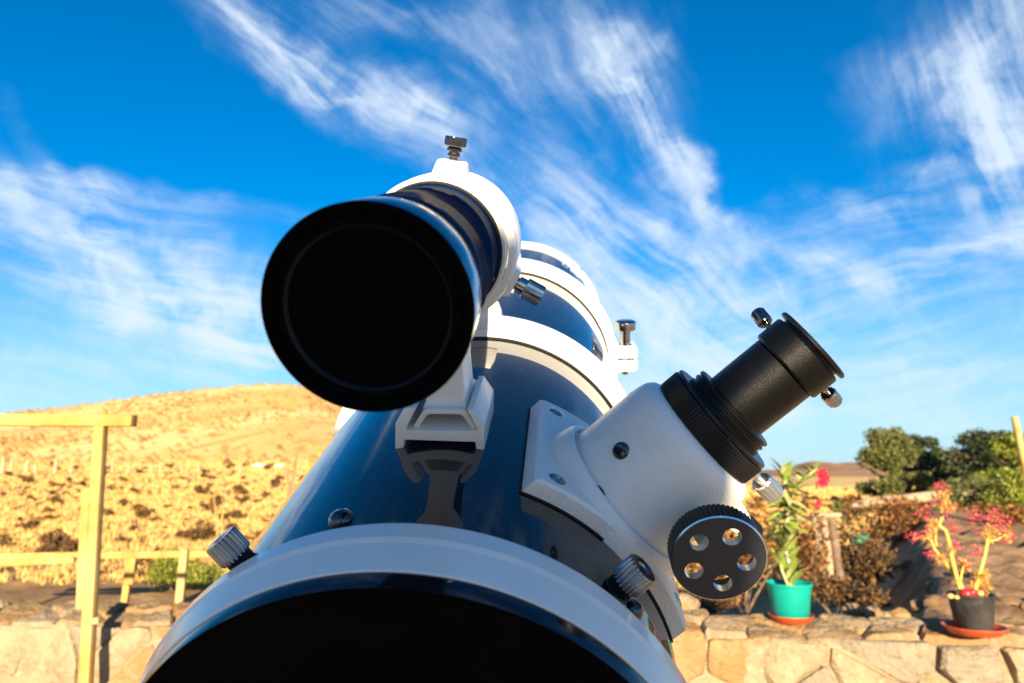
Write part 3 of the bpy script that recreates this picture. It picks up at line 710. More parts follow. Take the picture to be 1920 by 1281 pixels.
# ------------------------------------------------------------------ pots
M['teal'] = mat('teal_plastic', (0.0, 0.23, 0.19), .35, spec=.5, var=(8, (0.0, .20, .17), .45, .65), bump=(20, .05, .003))
M['blackpot'] = mat('dusty_black_plastic', (0.012, 0.012, 0.012), .55, var=[(7, (.045, .04, .033), .42, .62), (40, (.03, .027, .024), .5, .7)], spec=.35)
M['terracotta'] = mat('orange_plastic_saucer', (0.46, 0.065, 0.012), .45, var=(12, (.38, .055, .01), .45, .65), spec=.4)
M['soil'] = mat('potting_soil', (.05, .033, .02), .95, bump=(90, .8, .01), spec=.1)
def saucer(p, r, label):
    o = lathe('saucer', [(0, .004), (r * .72, 0), (r * .80, .002), (r * .97, .020), (r, .022), (r * 1.0, .025), (r * .96, .025), (r * .78, .009), (0, .008)], p, (0, 0, 1), M['terracotta'], segs=64, smooth=40)
    tag(o, label, 'saucer'); return o
def pot(e, rt, rb, h, m, tilt=0):
    o = lathe('pot', [(0, 0), (rb * .95, 0), (rb, .004), (rt * .955, h * .90), (rt * .965, h * .905), (rt, h * .915), (rt * 1.015, h * .95), (rt * 1.015, h), (rt * .97, h), (rt * .93, h * .93), (rt * .9, h * .8)], (0, 0, 0), (0, 0, 1), m, e, segs=64, smooth=40)
    s = lathe('soil', [(0, h * .87), (rt * .5, h * .875), (rt * .93, h * .86)], (0, 0, 0), (0, 0, 1), M['soil'], e, segs=24, smooth=60)
    return o
tp = wall_top(1484, 1166)
saucer(tp, .076, 'orange saucer under the teal pot on the wall')
op = empty('potted_plant', tp + Vector((0, 0, .009))); tag(op, 'tall leafy plant with crimson flowers in a teal pot on the wall', 'potted plant')
pot(op, .078, .059, .124, M['teal'])
M['stem_pale'] = mat('pale_stem', (.42, .38, .22), .7, var=(20, (.34, .32, .14), .4, .6), spec=.2)
M['leafP'] = mat('oleander_leaf', (.15, .215, .03), .45, var=(14, (.22, .26, .06), .4, .65), spec=.4)
M['leafP2'] = mat('leaf_underside', (.26, .28, .11), .5, spec=.3)
M['crimson'] = mat('crimson_petal', (.36, .004, .035), .5, spec=.3, island=((.45, .012, .02), (.30, .003, .06)))
def leaf_mesh(name, l, w, m):
    vs = [(0, 0, 0)]; fs = []; n = 6
    for i in range(1, n):
        t = i / n; ww = w * math.sin(math.pi * t ** .8) * .5; z = -.18 * l * t * t
        vs += [(t * l, -ww, z + ww * .35), (t * l, 0, z), (t * l, ww, z + ww * .35)]
    vs.append((l, 0, -.18 * l)); last = len(vs) - 1
    fs += [(0, 1, 2), (0, 2, 3)]
    for i in range(n - 2):
        a = 1 + 3 * i; fs += [(a, a + 3, a + 4, a + 1), (a + 1, a + 4, a + 5, a + 2)]
    a = 1 + 3 * (n - 2); fs += [(a, last, a + 1), (a + 1, last, a + 2)]
    o = mesh_obj(name, vs, fs, m, smooth=60, recalc=False); return o
def put(src, parent, loc, d, roll, s, first):
    o = src if first else src.copy()
    if not first: COL.objects.link(o)
    o.parent = parent; o.location = loc; a = Vector(d).normalized(); up = Vector((0, 0, 1)); y = up.cross(a)
    y = y.normalized() if y.length > .05 else Vector((0, 1, 0)); z = a.cross(y)
    o.rotation_euler = (Matrix((a, y, z)).transposed().to_4x4() @ Matrix.Rotation(roll, 4, 'X')).to_euler(); o.scale = (s, s, s); return o
lf = leaf_mesh('leaf', .088, .030, M['leafP']); lf2 = leaf_mesh('leaf', .075, .030, M['leafP2'])
def pot_local(px, py, Y, e): return at(px, py, Y) - Vector(e.location)
PY = tp.y
def stem_px(e, pts, r0, r1, m, name='stem', segs=8, Y=PY):
    P = [pot_local(px, py, Y + dy, e) for px, py, dy in pts]; bm = bmesh.new(); n = len(P)
    limb(bm, P, [(.8 if e is not op else 1) * (r0 + (r1 - r0) * i / (n - 1)) for i in range(n)], segs); bm_obj(name, bm, m, e, 60); return P
random.seed(77)
main = stem_px(op, [(1483, 1112, 0), (1477, 1060, 0), (1474, 1010, .01), (1476, 960, 0), (1473, 920, 0), (1470, 890, 0)], .010, .005, M['stem_pale'])
br1 = stem_px(op, [(1476, 935, 0), (1492, 915, -.01), (1510, 896, -.01), (1532, 878, -.01)], .005, .003, M['stem_pale'])
br2 = stem_px(op, [(1478, 1100, 0), (1466, 1070, -.02), (1462, 1045, -.03)], .006, .003, M['stem_pale'])
first = [True, True]
def leaves_along(P, n, t0, t1, sc, out, up):
    for i in range(n):
        t = t0 + (t1 - t0) * (i + random.random()) / n; k = t * (len(P) - 1); j = min(int(k), len(P) - 2); p = P[j].lerp(P[j + 1], k - j)
        a = i * 2.4 + random.uniform(-.4, .4); d = Vector((math.cos(a) * out, math.sin(a) * out, up + random.uniform(-.3, .3)))
        w = 1 if random.random() < .3 else 0
        put((lf, lf2)[w], op, p, d, random.uniform(-.5, .5), sc * random.uniform(.75, 1.2), first[w]); first[w] = False
leaves_along(main, 36, .02, .38, 1.05, .55, 1.0)
leaves_along(main, 54, .44, .90, .95, 1.0, -.05)
leaves_along(main, 14, .86, 1.0, .9, .45, 1.0)
leaves_along(br1, 16, .25, 1.0, .75, .8, .7)
leaves_along(br2, 10, .3, 1.0, .8, .55, 1.0)
def flower(px, py, s, seed):
    random.seed(seed); bm = bmesh.new(); c = pot_local(px, py, PY - .02, op)
    for k in range(6):
        a = k * 1.05 + seed; d = Vector((math.cos(a), random.uniform(-.6, .2), math.sin(a))); u = d.cross(Vector((0, 1, 0))).normalized()
        b = c + Vector((random.uniform(-.003, .003), 0, random.uniform(-.003, .003)))
        q = [b, b + d * s * .6 + u * s * .38, b + d * s, b + d * s * .6 - u * s * .38]; q[2].y -= s * .2
        bm.faces.new([bm.verts.new(v_) for v_ in q])
    bm_obj('flower', bm, M['crimson'], op)
for i, (px, py) in enumerate([(1536, 890), (1541, 886), (1546, 894), (1540, 900), (1548, 902), (1536, 907), (1542, 908), (1533, 945), (1546, 891)]): flower(px, py, .016, i)
for px, py in [(1475, 1040), (1478, 1050), (1470, 1052)]:
    c = pot_local(px, py, PY - .03, op); bm = bmesh.new(); bmesh.ops.create_icosphere(bm, subdivisions=2, radius=.006, matrix=Matrix.Translation(c) @ Matrix.Diagonal((.8, .8, 1.8, 1))); bm_obj('bud', bm, M['white_smooth'], op, 60)

bp_ = wall_top(1828, 1188)
saucer(bp_, .094, 'wide orange saucer under the black pot on the wall')
kp = empty('potted_plant', bp_ + Vector((0, 0, .009))); tag(kp, 'succulent with yellow stems and pink red leaves in a black pot', 'potted plant')
pot(kp, .069, .054, .116, M['blackpot'])
KY = bp_.y
M['ystem'] = mat('yellow_stem', (.50, .36, .04), .55, var=(25, (.46, .34, .10), .4, .65), spec=.3)
M['pinkleaf'] = mat('pink_succulent_leaf', (.36, .008, .055), .5, island=((.48, .035, .075), (.50, .16, .11)), spec=.4)
M['goldleaf'] = mat('golden_succulent_leaf', (.48, .30, .04), .5, island=((.50, .18, .05), (.50, .34, .11)), spec=.4)
def kst(pts, r0, r1): return stem_px(kp, pts, r0, r1, M['ystem'], 'stem', 9, KY)
s1 = kst([(1803, 1115, 0), (1793, 1080, 0), (1783, 1040, 0), (1779, 1015, 0), (1773, 995, 0), (1760, 985, .01)], .0085, .006)
s2 = kst([(1808, 1112, .01), (1797, 1086, .02), (1783, 1070, .02), (1768, 1050, .02), (1752, 1030, .02), (1742, 1005, .02)], .007, .005)
s3 = kst([(1826, 1112, 0), (1838, 1072, 0), (1846, 1042, 0), (1853, 1010, 0)], .0085, .006)
s4 = kst([(1760, 985, .01), (1767, 970, .01), (1775, 955, 0), (1772, 935, 0)], .006, .004)
s5 = kst([(1800, 1090, -.01), (1803, 1075, -.01), (1808, 1055, -.02)], .005, .004)
s6 = kst([(1853, 1015, 0), (1870, 1012, -.01), (1886, 1002, -.01)], .004, .003)
s7 = kst([(1742, 1010, .02), (1730, 1008, .02), (1712, 1010, .02)], .004, .003)
s8 = kst([(1755, 990, .01), (1754, 1010, .01), (1756, 1025, .01)], .004, .003)
def cluster(name, n, r, l, m):
    vs = []; fs = []
    for i in range(n):
        d = rng.normal(size=3); d[2] += .25; d /= np.linalg.norm(d); u = np.cross(d, rng.normal(size=3)); u /= np.linalg.norm(u); w = np.cross(d, u)
        p = d * r * rng.uniform(.2, .9); L2 = l * rng.uniform(.7, 1.3); k = len(vs)
        vs += [p, p + d * L2 * .5 + u * L2 * .24, p + d * L2 * .5 - u * L2 * .24, p + d * L2 * .5 + w * L2 * .15, p + d * L2]
        fs += [(k, k + 1, k + 3), (k, k + 3, k + 2), (k + 1, k + 4, k + 3), (k + 3, k + 4, k + 2)]
    return mesh_obj(name, vs, fs, m, recalc=False)
cA = cluster('leaf_cluster', 26, .024, .014, M['pinkleaf']); cB = cluster('leaf_cluster', 24, .010, .015, M['goldleaf'])
random.seed(90); fst = [True, True]
def clus(px, py, dy, w, s):
    src = (cA, cB)[w]; o = src if fst[w] else src.copy()
    if not fst[w]: COL.objects.link(o)
    fst[w] = False; o.parent = kp; o.location = pot_local(px, py, KY + dy, kp); o.rotation_euler = (random.uniform(-.5, .5), random.uniform(-.5, .5), random.uniform(0, 6.28)); o.scale = (s, s, s)
for (cx, cy, rx, ry, n) in [(1772, 935, 26, 24, 12), (1745, 960, 26, 22, 9), (1710, 1002, 14, 14, 6), (1725, 985, 20, 20, 6), (1858, 985, 26, 24, 12), (1888, 1000, 14, 20, 7), (1840, 975, 24, 14, 6), (1830, 1040, 12, 10, 4), (1790, 990, 12, 14, 3), (1758, 1042, 14, 10, 4), (1805, 1055, 10, 8, 3), (1790, 1020, 6, 6, 2), (1880, 970, 18, 16, 5)]:
    for _ in range(max(2, int(n * .6))): clus(cx + random.uniform(-1, 1) * rx, cy + random.uniform(-1, 1) * ry, random.uniform(-.05, .05), 0, random.uniform(.45, .8))
for P, k in [((1752, 985), 6), ((1776, 950), 6), ((1772, 930), 3), ((1742, 1005), 4), ((1780, 1030), 3), ((1765, 1050), 4), ((1853, 1008), 7), ((1860, 995), 5), ((1884, 1004), 3), ((1806, 1060), 4), ((1840, 1085), 4), ((1850, 1095), 4), ((1843, 1108), 3), ((1848, 1075), 3), ((1822, 1095), 3)]:
    for _ in range(k): clus(P[0] + random.uniform(-8, 8), P[1] + random.uniform(-8, 8), random.uniform(-.03, .02), 1, random.uniform(.5, .95))
M['redball'] = mat('red_succulent_bulb', (.34, .012, .016), .35, spec=.5, var=(40, (.42, .04, .03), .5, .7))
for px, py, r, m in [(1812, 1113, .020, 'redball'), (1822, 1111, .016, 'redball'), (1782, 1118, .010, 'goldleaf'), (1794, 1120, .008, 'goldleaf'), (1838, 1113, .010, 'goldleaf')]:
    c = pot_local(px, py, KY - .03, kp); bm = bmesh.new(); bmesh.ops.create_icosphere(bm, subdivisions=2, radius=r, matrix=Matrix.Translation(c) @ Matrix.Diagonal((1.15, 1, .85, 1)))
    bm_obj('bulb', bm, M[m], kp, 60)

# ------------------------------------------------------------------ unseen column added behind the camera to shade the telescope's near end
U_ = sun_dir.cross(Vector((0, 0, 1))).normalized() * -1; V_ = U_.cross(-sun_dir)
if V_.z < 0: V_ = -V_
COLU = (-0.29, 0.130); COLV = 0.162; CD = 1.5
cc = EYE + sun_dir * CD + U_ * ((COLU[0] + COLU[1]) / 2)
top = EYE.z + sun_dir.z * CD + COLV * V_.z
M['plaster'] = mat('shade_column_plaster', (.42, .35, .27), .9, var=(6, (.33, .26, .19), .4, .65), bump=(40, .4, .006), spec=.1)
pc = empty('shade_column', (cc.x, cc.y, 0)); pc.rotation_euler = (0, 0, R(SUN_AZ)); tag(pc, 'square plastered column added behind the camera to shade the telescope', 'column')
cwid = COLU[1] - COLU[0]
bm_obj('shaft', box_bm(0, 0, top * .5 + .03, cwid, .30, top - .06), M['plaster'], pc, bevel=.01)
bm_obj('base', box_bm(0, 0, .06, cwid + .08, .38, .12), M['plaster'], pc, bevel=.01)

# ------------------------------------------------------------------ the telescope
# axes measured in the camera frame (x right, y down, z forward), metres
def c2w(v): c, s = math.cos(PITCH), math.sin(PITCH); return Vector((v[0], v[2] * c + v[1] * s, v[2] * s - v[1] * c))
TP = EYE + c2w((-0.0409956, 0.1930346, 0.2692880))
tX = c2w((0.99748678, -0.01169409, -0.06988114)); tZ = c2w((0.06414847, -0.26973269, 0.96079615)); tY = c2w((-0.03008487, -0.96286423, -0.26830464))
tel = empty('telescope', TP)
rot = Matrix((tX, tY, -tZ)).transposed().to_4x4(); tel.matrix_world = Matrix.Translation(TP) @ rot
tag(tel, 'large navy and white reflector telescope with finder scope, filling the foreground', 'telescope')
MM = .001
def T(x, y, s): return Vector((x, y, -s)) * MM          # millimetres; s runs from the capped front end to the rear
AX = Vector((0, 0, -1))
def tl(name, prof, m, parent=tel, c=(0, 0), segs=160, **k): return lathe(name, [(r * MM, h * MM) for r, h in prof], T(c[0], c[1], 0), AX, m, parent, segs, **k)
tube = tl('tube', [(115, 30), (115, 200), (115, 400), (115, 600), (115, 806)], M['navy'], segs=192)
tl('dust_cap', [(0, 3.5), (60, 3.5), (62, 2.2), (70, 2.2), (72, 3.2), (98, 3.2), (101, 1.2), (113.0, 1.2), (114.6, .2), (115.4, .6), (115.9, 2), (116.0, 9.5)], [M['cap'], M['capgloss']], segs=192, smooth=40)
cap = tel.children[-1] if tel.children else None
for p in bpy.data.objects['dust_cap'].data.polygons:
    if (Vector((p.center.x, p.center.y)).length > .1150): p.material_index = 1
tl('front_ring', [(115.9, 8.8), (116.5, 8.8), (116.8, 9.1), (119.4, 22.0), (119.9, 23.2), (120.4, 24.5), (120.4, 33.6), (120.0, 34.6), (118.8, 35.0), (115.1, 35.0)], M['white_smooth'], segs=192, smooth=4)
er = tl('rear_ring', [(115.1, 801), (118.4, 801), (119.2, 801.8), (119.2, 819.5), (118, 821), (110, 821), (0, 821)], M['white_smooth'], segs=128, smooth=30)
def radial(phi, r, s): a = R(phi); return T(r * math.sin(a), r * math.cos(a), s), Vector((math.sin(a), math.cos(a), 0))
def rl(name, prof, phi, s, m, parent=tel, segs=40, r0=115, **k):
    o, d = radial(phi, r0, s); return lathe(name, [(r * MM, h * MM) for r, h in prof], o, d, m, parent, segs, **k)
rl('screw', [(0, 1.2), (2.2, 1.0), (3.0, 0), (3.0, -1)], 49, 809, M['screw'], er, 16, r0=119.2)
# tube rings
def tube_ring(s0):
    prof = [(116.4, s0), (124.4, s0), (125.6, s0 + 1.0), (126.0, s0 + 2.4), (126.0, s0 + 15), (127.2, s0 + 16.2), (128.0, s0 + 17.5), (128.0, s0 + 22), (127, s0 + 23), (116.4, s0 + 23)]
    o = tl('tube_ring', prof + [prof[0]], M['white_smooth'], segs=160, smooth=28)
    tl('felt_lining', [(116.45, s0 + 1), (116.45, s0 - 1.0), (115.15, s0 - 1.2), (115.15, s0 + 1)], M['felt'], o, segs=160)
    # flat pad on top
    bm = bmesh.new(); poly = [(-12, 122), (15.5, 122), (15.5, 131), (13, 138), (-9.5, 138), (-12, 131)]
    prism(bm, poly, lambda p: T(p[0], p[1], s0 - .8), lambda p: T(p[0], p[1], s0 + 24)); bm_obj('top_pad', bm, M['white'], o, 20, bevel=.0006)
    # clamp lugs and bolt on the right side
    for y0, y1 in ((11.5, 26), (-4, 7.5)):
        bm = bmesh.new(); poly = [(114.5, y0), (146, y0), (147.5, y0 + 1.5), (147.5, y1 - 3), (145, y1), (121, y1), (117, y1 + 5)] if y0 > 0 else [(117, y0 - 6), (125, y0 - 1), (145, y0), (148, y0 + 2), (148, y1), (114.5, y1)]
        prism(bm, poly, lambda p: T(max(p[0], 116.6), p[1], s0 + 1.5), lambda p: T(max(p[0], 116.6), p[1], s0 + 21.5)); bm_obj('clamp_lug', bm, M['white_smooth'], o, 30, bevel=.0008)
    bo = lathe('clamp_bolt', [(a * MM, b * MM) for a, b in [(2.6, -36), (3.4, -36), (3.4, -2), (8, -2), (8, 0), (5.7, .2), (5.7, 17), (9, 17.4), (11.2, 18.0), (11.6, 18.8), (11.6, 26), (11.0, 27.2), (9.5, 27.8), (0, 27.6)]], T(134.6, 26, s0 + 10), (0, 1, 0), M['chrome'], o, 48, smooth=30)
    return o
r1 = tube_ring(313.7); r2 = tube_ring(595.0)
# hinge on the left side of each ring
for r_, s0 in ((r1, 313.7), (r2, 595.0)):
    bm = bmesh.new(); prism(bm, [(-116.8, -14), (-136, -10), (-139, 0), (-136, 10), (-116.8, 14)], lambda p: T(p[0], p[1], s0 + 2), lambda p: T(p[0], p[1], s0 + 21)); bm_obj('hinge', bm, M['white_smooth'], r_, 30, bevel=.001)
# decals near the rear end: small curved patches
def patch(bm, p0, p1, s0, s1, r=115.18, n=6):
    s0, s1 = 742 + (s0 - 744) * .55, 742 + (s1 - 744) * .55
    a = [(bm.verts.new(T(r * math.sin(R(p0 + (p1 - p0) * i / n)), r * math.cos(R(p0 + (p1 - p0) * i / n)), s0)), bm.verts.new(T(r * math.sin(R(p0 + (p1 - p0) * i / n)), r * math.cos(R(p0 + (p1 - p0) * i / n)), s1))) for i in range(n + 1)]
    for (q0, q1), (q2, q3) in zip(a, a[1:]): bm.faces.new((q0, q2, q3, q1))
bm = bmesh.new()
patch(bm, 33, 34, 757, 776); patch(bm, 34, 37.6, 757, 761); patch(bm, 37, 37.9, 757, 764)
for i, (a, b, s0, s1) in enumerate([(40, 40.7, 746, 786), (41.2, 44, 780, 786), (41.2, 44, 764, 769), (41.2, 41.9, 764, 786), (44.6, 45.3, 746, 786), (41.2, 46.5, 746, 751), (42.2, 43, 751, 764), (46, 46.8, 758, 786), (47.5, 48.2, 762, 774), (54, 54.8, 752, 776), (55.5, 57.5, 752, 756), (57, 57.7, 752, 772)]): patch(bm, a, b, s0, s1)
bm_obj('decal_lettering', bm, M['decalw'], tel, 180)
bm = bmesh.new(); patch(bm, 49.5, 53.2, 744, 790); patch(bm, 58.5, 64, 744, 778); bm_obj('decal_panel', bm, M['decalt'], tel, 180)
# spider thumb nuts near the front ring
for phi, s in ((-37.0, 49), (45.6, 51)):
    kn = rl('thumb_nut', [(0, 14.8), (2.6, 14.8), (3.0, 15.4), (6.4, 15.6), (7.2, 14.8), (7.2, 6.0), (6.6, 5.2), (4, 5.2)], phi, s, M['nut'], segs=220, ribs=({4, 5}, 22, .8), smooth=26)
    rl('collar', [(4.8, 5.4), (5.6, 4.8), (5.6, 1.2), (6.2, .6), (6.2, -2)], phi, s, M['knurl'], kn, segs=168, ribs=({1, 2}, 24, .35), smooth=26)
for phi, s, r in ((-14.2, 52, 5.2), (51.6, 52, 4.6), (-64, 52, 5)):
    rl('dome_bolt', [(0, 3.4), (.9, 3.3), (2.6, 2.7), (4.0, 1.6), (4.7, .3), (4.8, -1)] if r < 5 else [(0, 4.2), (1.6, 4.0), (3.4, 3.2), (4.6, 1.9), (5.3, .3), (5.4, -1)], phi, s, M['screw'], segs=28, smooth=70)

# ---- finder scope
FC = (4.0, 209.5)
def fl(name, prof, m, parent, segs=128, **k): return tl(name, prof, m, parent, FC, segs, **k)
M['navy_finder'] = mat('navy_finder_paint', (0.003, 0.016, 0.050), 0.30, coat=0.06, spec=0.0, coat_rough=0.05)
fs_ = fl('finder_scope', [(26, 20), (30.6, 24), (30.9, 25), (30.9, 60), (30.6, 60.6), (30.3, 61.2), (30.2, 84), (29.9, 84.8), (30.1, 86), (30.1, 100), (30.1, 175), (26, 182), (25, 200), (20, 235), (18, 238), (18, 262), (14, 264), (0, 264)], M['navy_finder'], tel, smooth=28)
fl('lens_cap', [(0, 3.4), (12, 3.3), (24.6, 3.2), (25.6, 2.0), (26.4, 1.6), (27.4, 1.6), (28.2, 2.6), (29.0, 1.4), (30.4, .5), (31.4, .3), (32.0, .9), (32.3, 2.4), (32.0, 20), (31.6, 27), (31.2, 28), (30.4, 28)], [M['cap'], M['capgloss'], M['groove']], fs_, smooth=36)
for p in bpy.data.objects['lens_cap'].data.polygons:
    if Vector((p.center.x - FC[0] * MM, p.center.y - FC[1] * MM)).length > .0314 and -p.center.z > .002: p.material_index = 1
    elif any(a < Vector((p.center.x - FC[0] * MM, p.center.y - FC[1] * MM)).length < b for a, b in ((.0247, .0256), (.0275, .0282))): p.material_index = 2
br_ = fl('bracket', [(31.4, 119.6), (32.6, 119.6), (33.2, 120.2), (33.4, 121.4), (33.4, 127.5), (31.4, 127.5), (31.4, 119.6)], M['white'], fs_, smooth=28)
tl('bracket_sleeve', [(31.0, 125.2), (33.6, 125.2), (34.6, 126.2), (35.0, 127.6), (35.0, 164), (34.2, 166), (32, 166.5), (31, 166), (31.0, 125.2)], M['white'], fs_, (6.6, 209.0), 128, smooth=28)
fl('rubber_ring', [(31.4, 125), (31.4, 119.2), (30.9, 118.0), (30.4, 117.8), (30.15, 118.6), (30.15, 125)], M['felt'], fs_, smooth=50)
# boss and thumb screw on top
def at_ring(ang, rr, s): a = R(ang); return T(FC[0] + rr * math.sin(a), FC[1] + rr * math.cos(a), s), Vector((math.sin(a), math.cos(a), 0))
def ring_screw(ang, s, prof, m, ribs=None, parent=fs_, name='thumbscrew'):
    o, d = at_ring(ang, 0, s); return lathe(name, [(a * MM, b * MM) for a, b in prof], o, d, m, parent, 72, smooth=26, ribs=ribs)
def boss(ang, s, w, l, h0, h1):
    o, d = at_ring(ang, 0, s); side = d.cross(AX); bm = bmesh.new()
    pl = [(-w, -l), (w, -l), (w, l), (-w, l)]
    prism(bm, pl, lambda p: o + d * h0 * MM + side * p[0] * 1.3 * MM + AX * p[1] * 1.1 * MM, lambda p: o + d * h1 * MM + side * p[0] * MM + AX * p[1] * MM)
    bm_obj('screw_boss', bm, M['white'], fs_, 30, bevel=.0016, segs=3)
boss(11, 143, 6.2, 9, 33, 40.2); boss(120, 146, 6.5, 9, 33, 40.5); boss(-115, 146, 6.5, 9, 33, 40.5)
ring_screw(11, 143, [(1.8, 39), (2.0, 41.4), (2.6, 41.6), (3.0, 42.2), (3.0, 42.8), (2.6, 43.2), (2.8, 43.8), (3.6, 44.4), (3.6, 45.4), (2.8, 46.2), (4.6, 46.5), (5.2, 46.9), (5.2, 50.4), (4.8, 50.9), (0, 50.9)], M['screw'], ribs=({11, 12}, 18, .3))
for ang, nm in ((120, 'thumbscrew'), (-115, 'spring_plunger')):
    ring_screw(ang, 146, [(3.2, 38), (3.2, 41.5), (4.2, 41.7), (4.2, 45.5), (5.2, 45.8), (5.4, 46.3), (5.4, 54.5), (4.9, 55.2), (0, 55.2)], M['chrome'], ribs=({5, 6}, 9, .5), name=nm)
# stalk, dovetail foot, shoe
bm = bmesh.new()
def taper(bm, secs):
    rings = [[bm.verts.new(T(x, y, s)) for x, y, s in sec] for sec in secs]
    for r0, r1_ in zip(rings, rings[1:]):
        for k in range(len(r0)): bm.faces.new((r0[k], r0[(k + 1) % len(r0)], r1_[(k + 1) % len(r0)], r1_[k]))
    bm.faces.new(rings[0][::-1]); bm.faces.new(rings[-1])
def rect(x0, x1, y, s0, s1): return [(x0, y, s0), (x1, y, s0), (x1, y, s1), (x0, y, s1)]
taper(bm, [rect(-7.5, 15.2, 131, 124.5, 165), rect(-5.5, 13.6, 134.5, 127, 163), rect(-5.2, 13.2, 150, 128, 162), rect(-7, 15, 170, 128, 162), rect(-11, 19, 181, 127, 163)])
bm_obj('stalk', bm, M['white'], fs_, 30, bevel=.0012)
bm = bmesh.new(); outer = [(-11.9, 123.0), (-6.2, 131.6), (-4.5, 132.6), (13.4, 132.2), (15.2, 131.2), (20.0, 122.6)]; inner = [(17.4, 122.4), (13.2, 128.9), (11.5, 129.8), (-2.5, 130.0), (-4.4, 129.2), (-8.9, 122.9)]
prism(bm, outer + inner, lambda p: T(p[0], p[1], 120.5), lambda p: T(p[0], p[1], 168)); bm_obj('dovetail_foot', bm, M['white'], fs_, 30, bevel=.0006)
bm = bmesh.new(); sh = [(-20.6, 112.9), (-16.2, 113.6), (-15.6, 117.9), (19.2, 116.6), (19.4, 112.9), (23.4, 112.0), (23.9, 124.9), (18.8, 133.2), (15.9, 133.6), (20.9, 122.4), (-14.8, 122.9), (-8.6, 134.6), (-14.3, 134.8), (-19.4, 126.4)]
prism(bm, sh, lambda p: T(p[0], p[1], 117.2), lambda p: T(p[0], p[1], 170)); bm_obj('finder_shoe', bm, M['white'], tel, 30, bevel=.0008)

# ---- focuser: its own radial frame
FPH, FS0 = 48.0, 128.0
fa = R(FPH); fN = Vector((math.sin(fa), math.cos(fa), 0)); fT = Vector((math.cos(fa), -math.sin(fa), 0)); fO = T(0, 0, FS0)
def F(t, s, h): return fO + (fT * t + fN * h + AX * s) * MM
def flathe(name, prof, m, parent, segs=128, **k): return lathe(name, [(r * MM, h * MM) for r, h in prof], fO, fN, m, parent, segs, **k)
foc = flathe('focuser', [(45.5, 108), (45.0, 118), (44.2, 122.5), (43.0, 125.6), (42.0, 126.7), (40.4, 126.9), (39.6, 126.3), (39.2, 124.6), (38.4, 124.4), (38.0, 126), (37.6, 130), (37.3, 145), (37.2, 160), (36.8, 166), (35.6, 170.0), (33.6, 172.6), (31.2, 173.8), (28, 174.2), (20, 174.2)], M['white'], tel, smooth=40)
# curved base plate
bm = bmesh.new(); g = {}; nT, nS = 24, 12
Tm = 51.0; S0, S1 = -43.5, 59.0
def platept(i, j, r, inset): 
    t = (-Tm + inset) + (2 * (Tm - inset)) * i / nT; s = (S0 + inset) + (S1 - S0 - 2 * inset) * j / nS
    return F(t, s, math.sqrt(r * r - t * t))
for L_, (r, ins) in enumerate([(115.25, 0), (122.6, 0), (124.0, 1.6)]):
    for i in range(nT + 1):
        for j in range(nS + 1):
            if L_ == 2 or i in (0, nT) or j in (0, nS): g[L_, i, j] = bm.verts.new(platept(i, j, r, ins))
edge = [(i, 0) for i in range(nT)] + [(nT, j) for j in range(nS)] + [(i, nS) for i in range(nT, 0, -1)] + [(0, j) for j in range(nS, 0, -1)]
for k in range(len(edge)):
    a, b = edge[k], edge[(k + 1) % len(edge)]
    for l in (0, 1): bm.faces.new((g[(l, *a)], g[(l, *b)], g[(l + 1, *b)], g[(l + 1, *a)]))
for i in range(nT):
    for j in range(nS): bm.faces.new((g[2, i, j], g[2, i + 1, j], g[2, i + 1, j + 1], g[2, i, j + 1]))
bm_obj('base_plate', bm, M['white'], foc, 30)
gk = bmesh.new(); bpts = []
# dark gasket line under the plate
for i in range(nT + 1): bpts.append((-Tm - .7) + 2 * (Tm + .7) * i / nT)
q = {}
for i, t in enumerate(bpts):
    for j, s in enumerate((S0 - .7, S1 + .7)):
        for l, r in enumerate((115.05, 115.9)): q[i, j, l] = gk.verts.new(F(t, s, math.sqrt(r * r - t * t)))
for i in range(nT):
    gk.faces.new((q[i, 0, 1], q[i + 1, 0, 1], q[i + 1, 1, 1], q[i, 1, 1]))
    for j in (0, 1): gk.faces.new((q[i, j, 0], q[i + 1, j, 0], q[i + 1, j, 1], q[i, j, 1]))
for i in (0, nT): gk.faces.new((q[i, 0, 0], q[i, 1, 0], q[i, 1, 1], q[i, 0, 1]))
bm_obj('gasket', gk, M['felt'], foc, 30)
cr = flathe('compression_ring', [(20, 174.4), (30.0, 174.4), (30.6, 175.0), (30.6, 184.2), (30.0, 184.8), (29.2, 185.0), (29.9, 185.4), (29.9, 186.6), (29.2, 187.1), (20, 187.1)], M['knurl'], foc, 880, smooth=26, ribs=({2, 3}, 110, .5))
dt = flathe('drawtube', [(23.2, 187.0), (23.2, 188.6), (22.2, 189.0), (22.2, 189.8), (23.0, 190.2), (23.0, 191.4), (22.2, 191.8), (22.2, 192.6), (23.0, 193.0), (23.0, 194.2), (22.0, 194.7), (18.0, 194.9), (17.4, 195.4), (17.4, 223.4), (17.0, 223.6)], M['anod'], foc, 128, smooth=28)
flathe('eyepiece_collar', [(16.8, 223.5), (18.6, 224.2), (19.2, 225.2), (19.2, 236.8), (18.4, 237.6), (17.0, 237.8)], M['anod'], foc, 128, smooth=28)
flathe('end_cap', [(16.5, 237.4), (16.5, 239.2), (19.6, 239.3), (20.0, 239.8), (20.0, 240.8), (19.4, 241.4), (0, 241.8)], M['knurl'], foc, 128, smooth=28)
def fscrew(name, base, d, prof, m, ribs=None, parent=foc, segs=72):
    o = F(*base); dd = fT * d[0] + AX * d[1] + fN * d[2]; return lathe(name, [(a * MM, b * MM) for a, b in prof], o, dd, m, parent, segs, smooth=26, ribs=ribs)
HEAD = [(1.5, -2), (1.5, 6.5), (3.2, 6.7), (3.9, 7.4), (3.9, 14.4), (3.3, 15.2), (0, 15.3)]
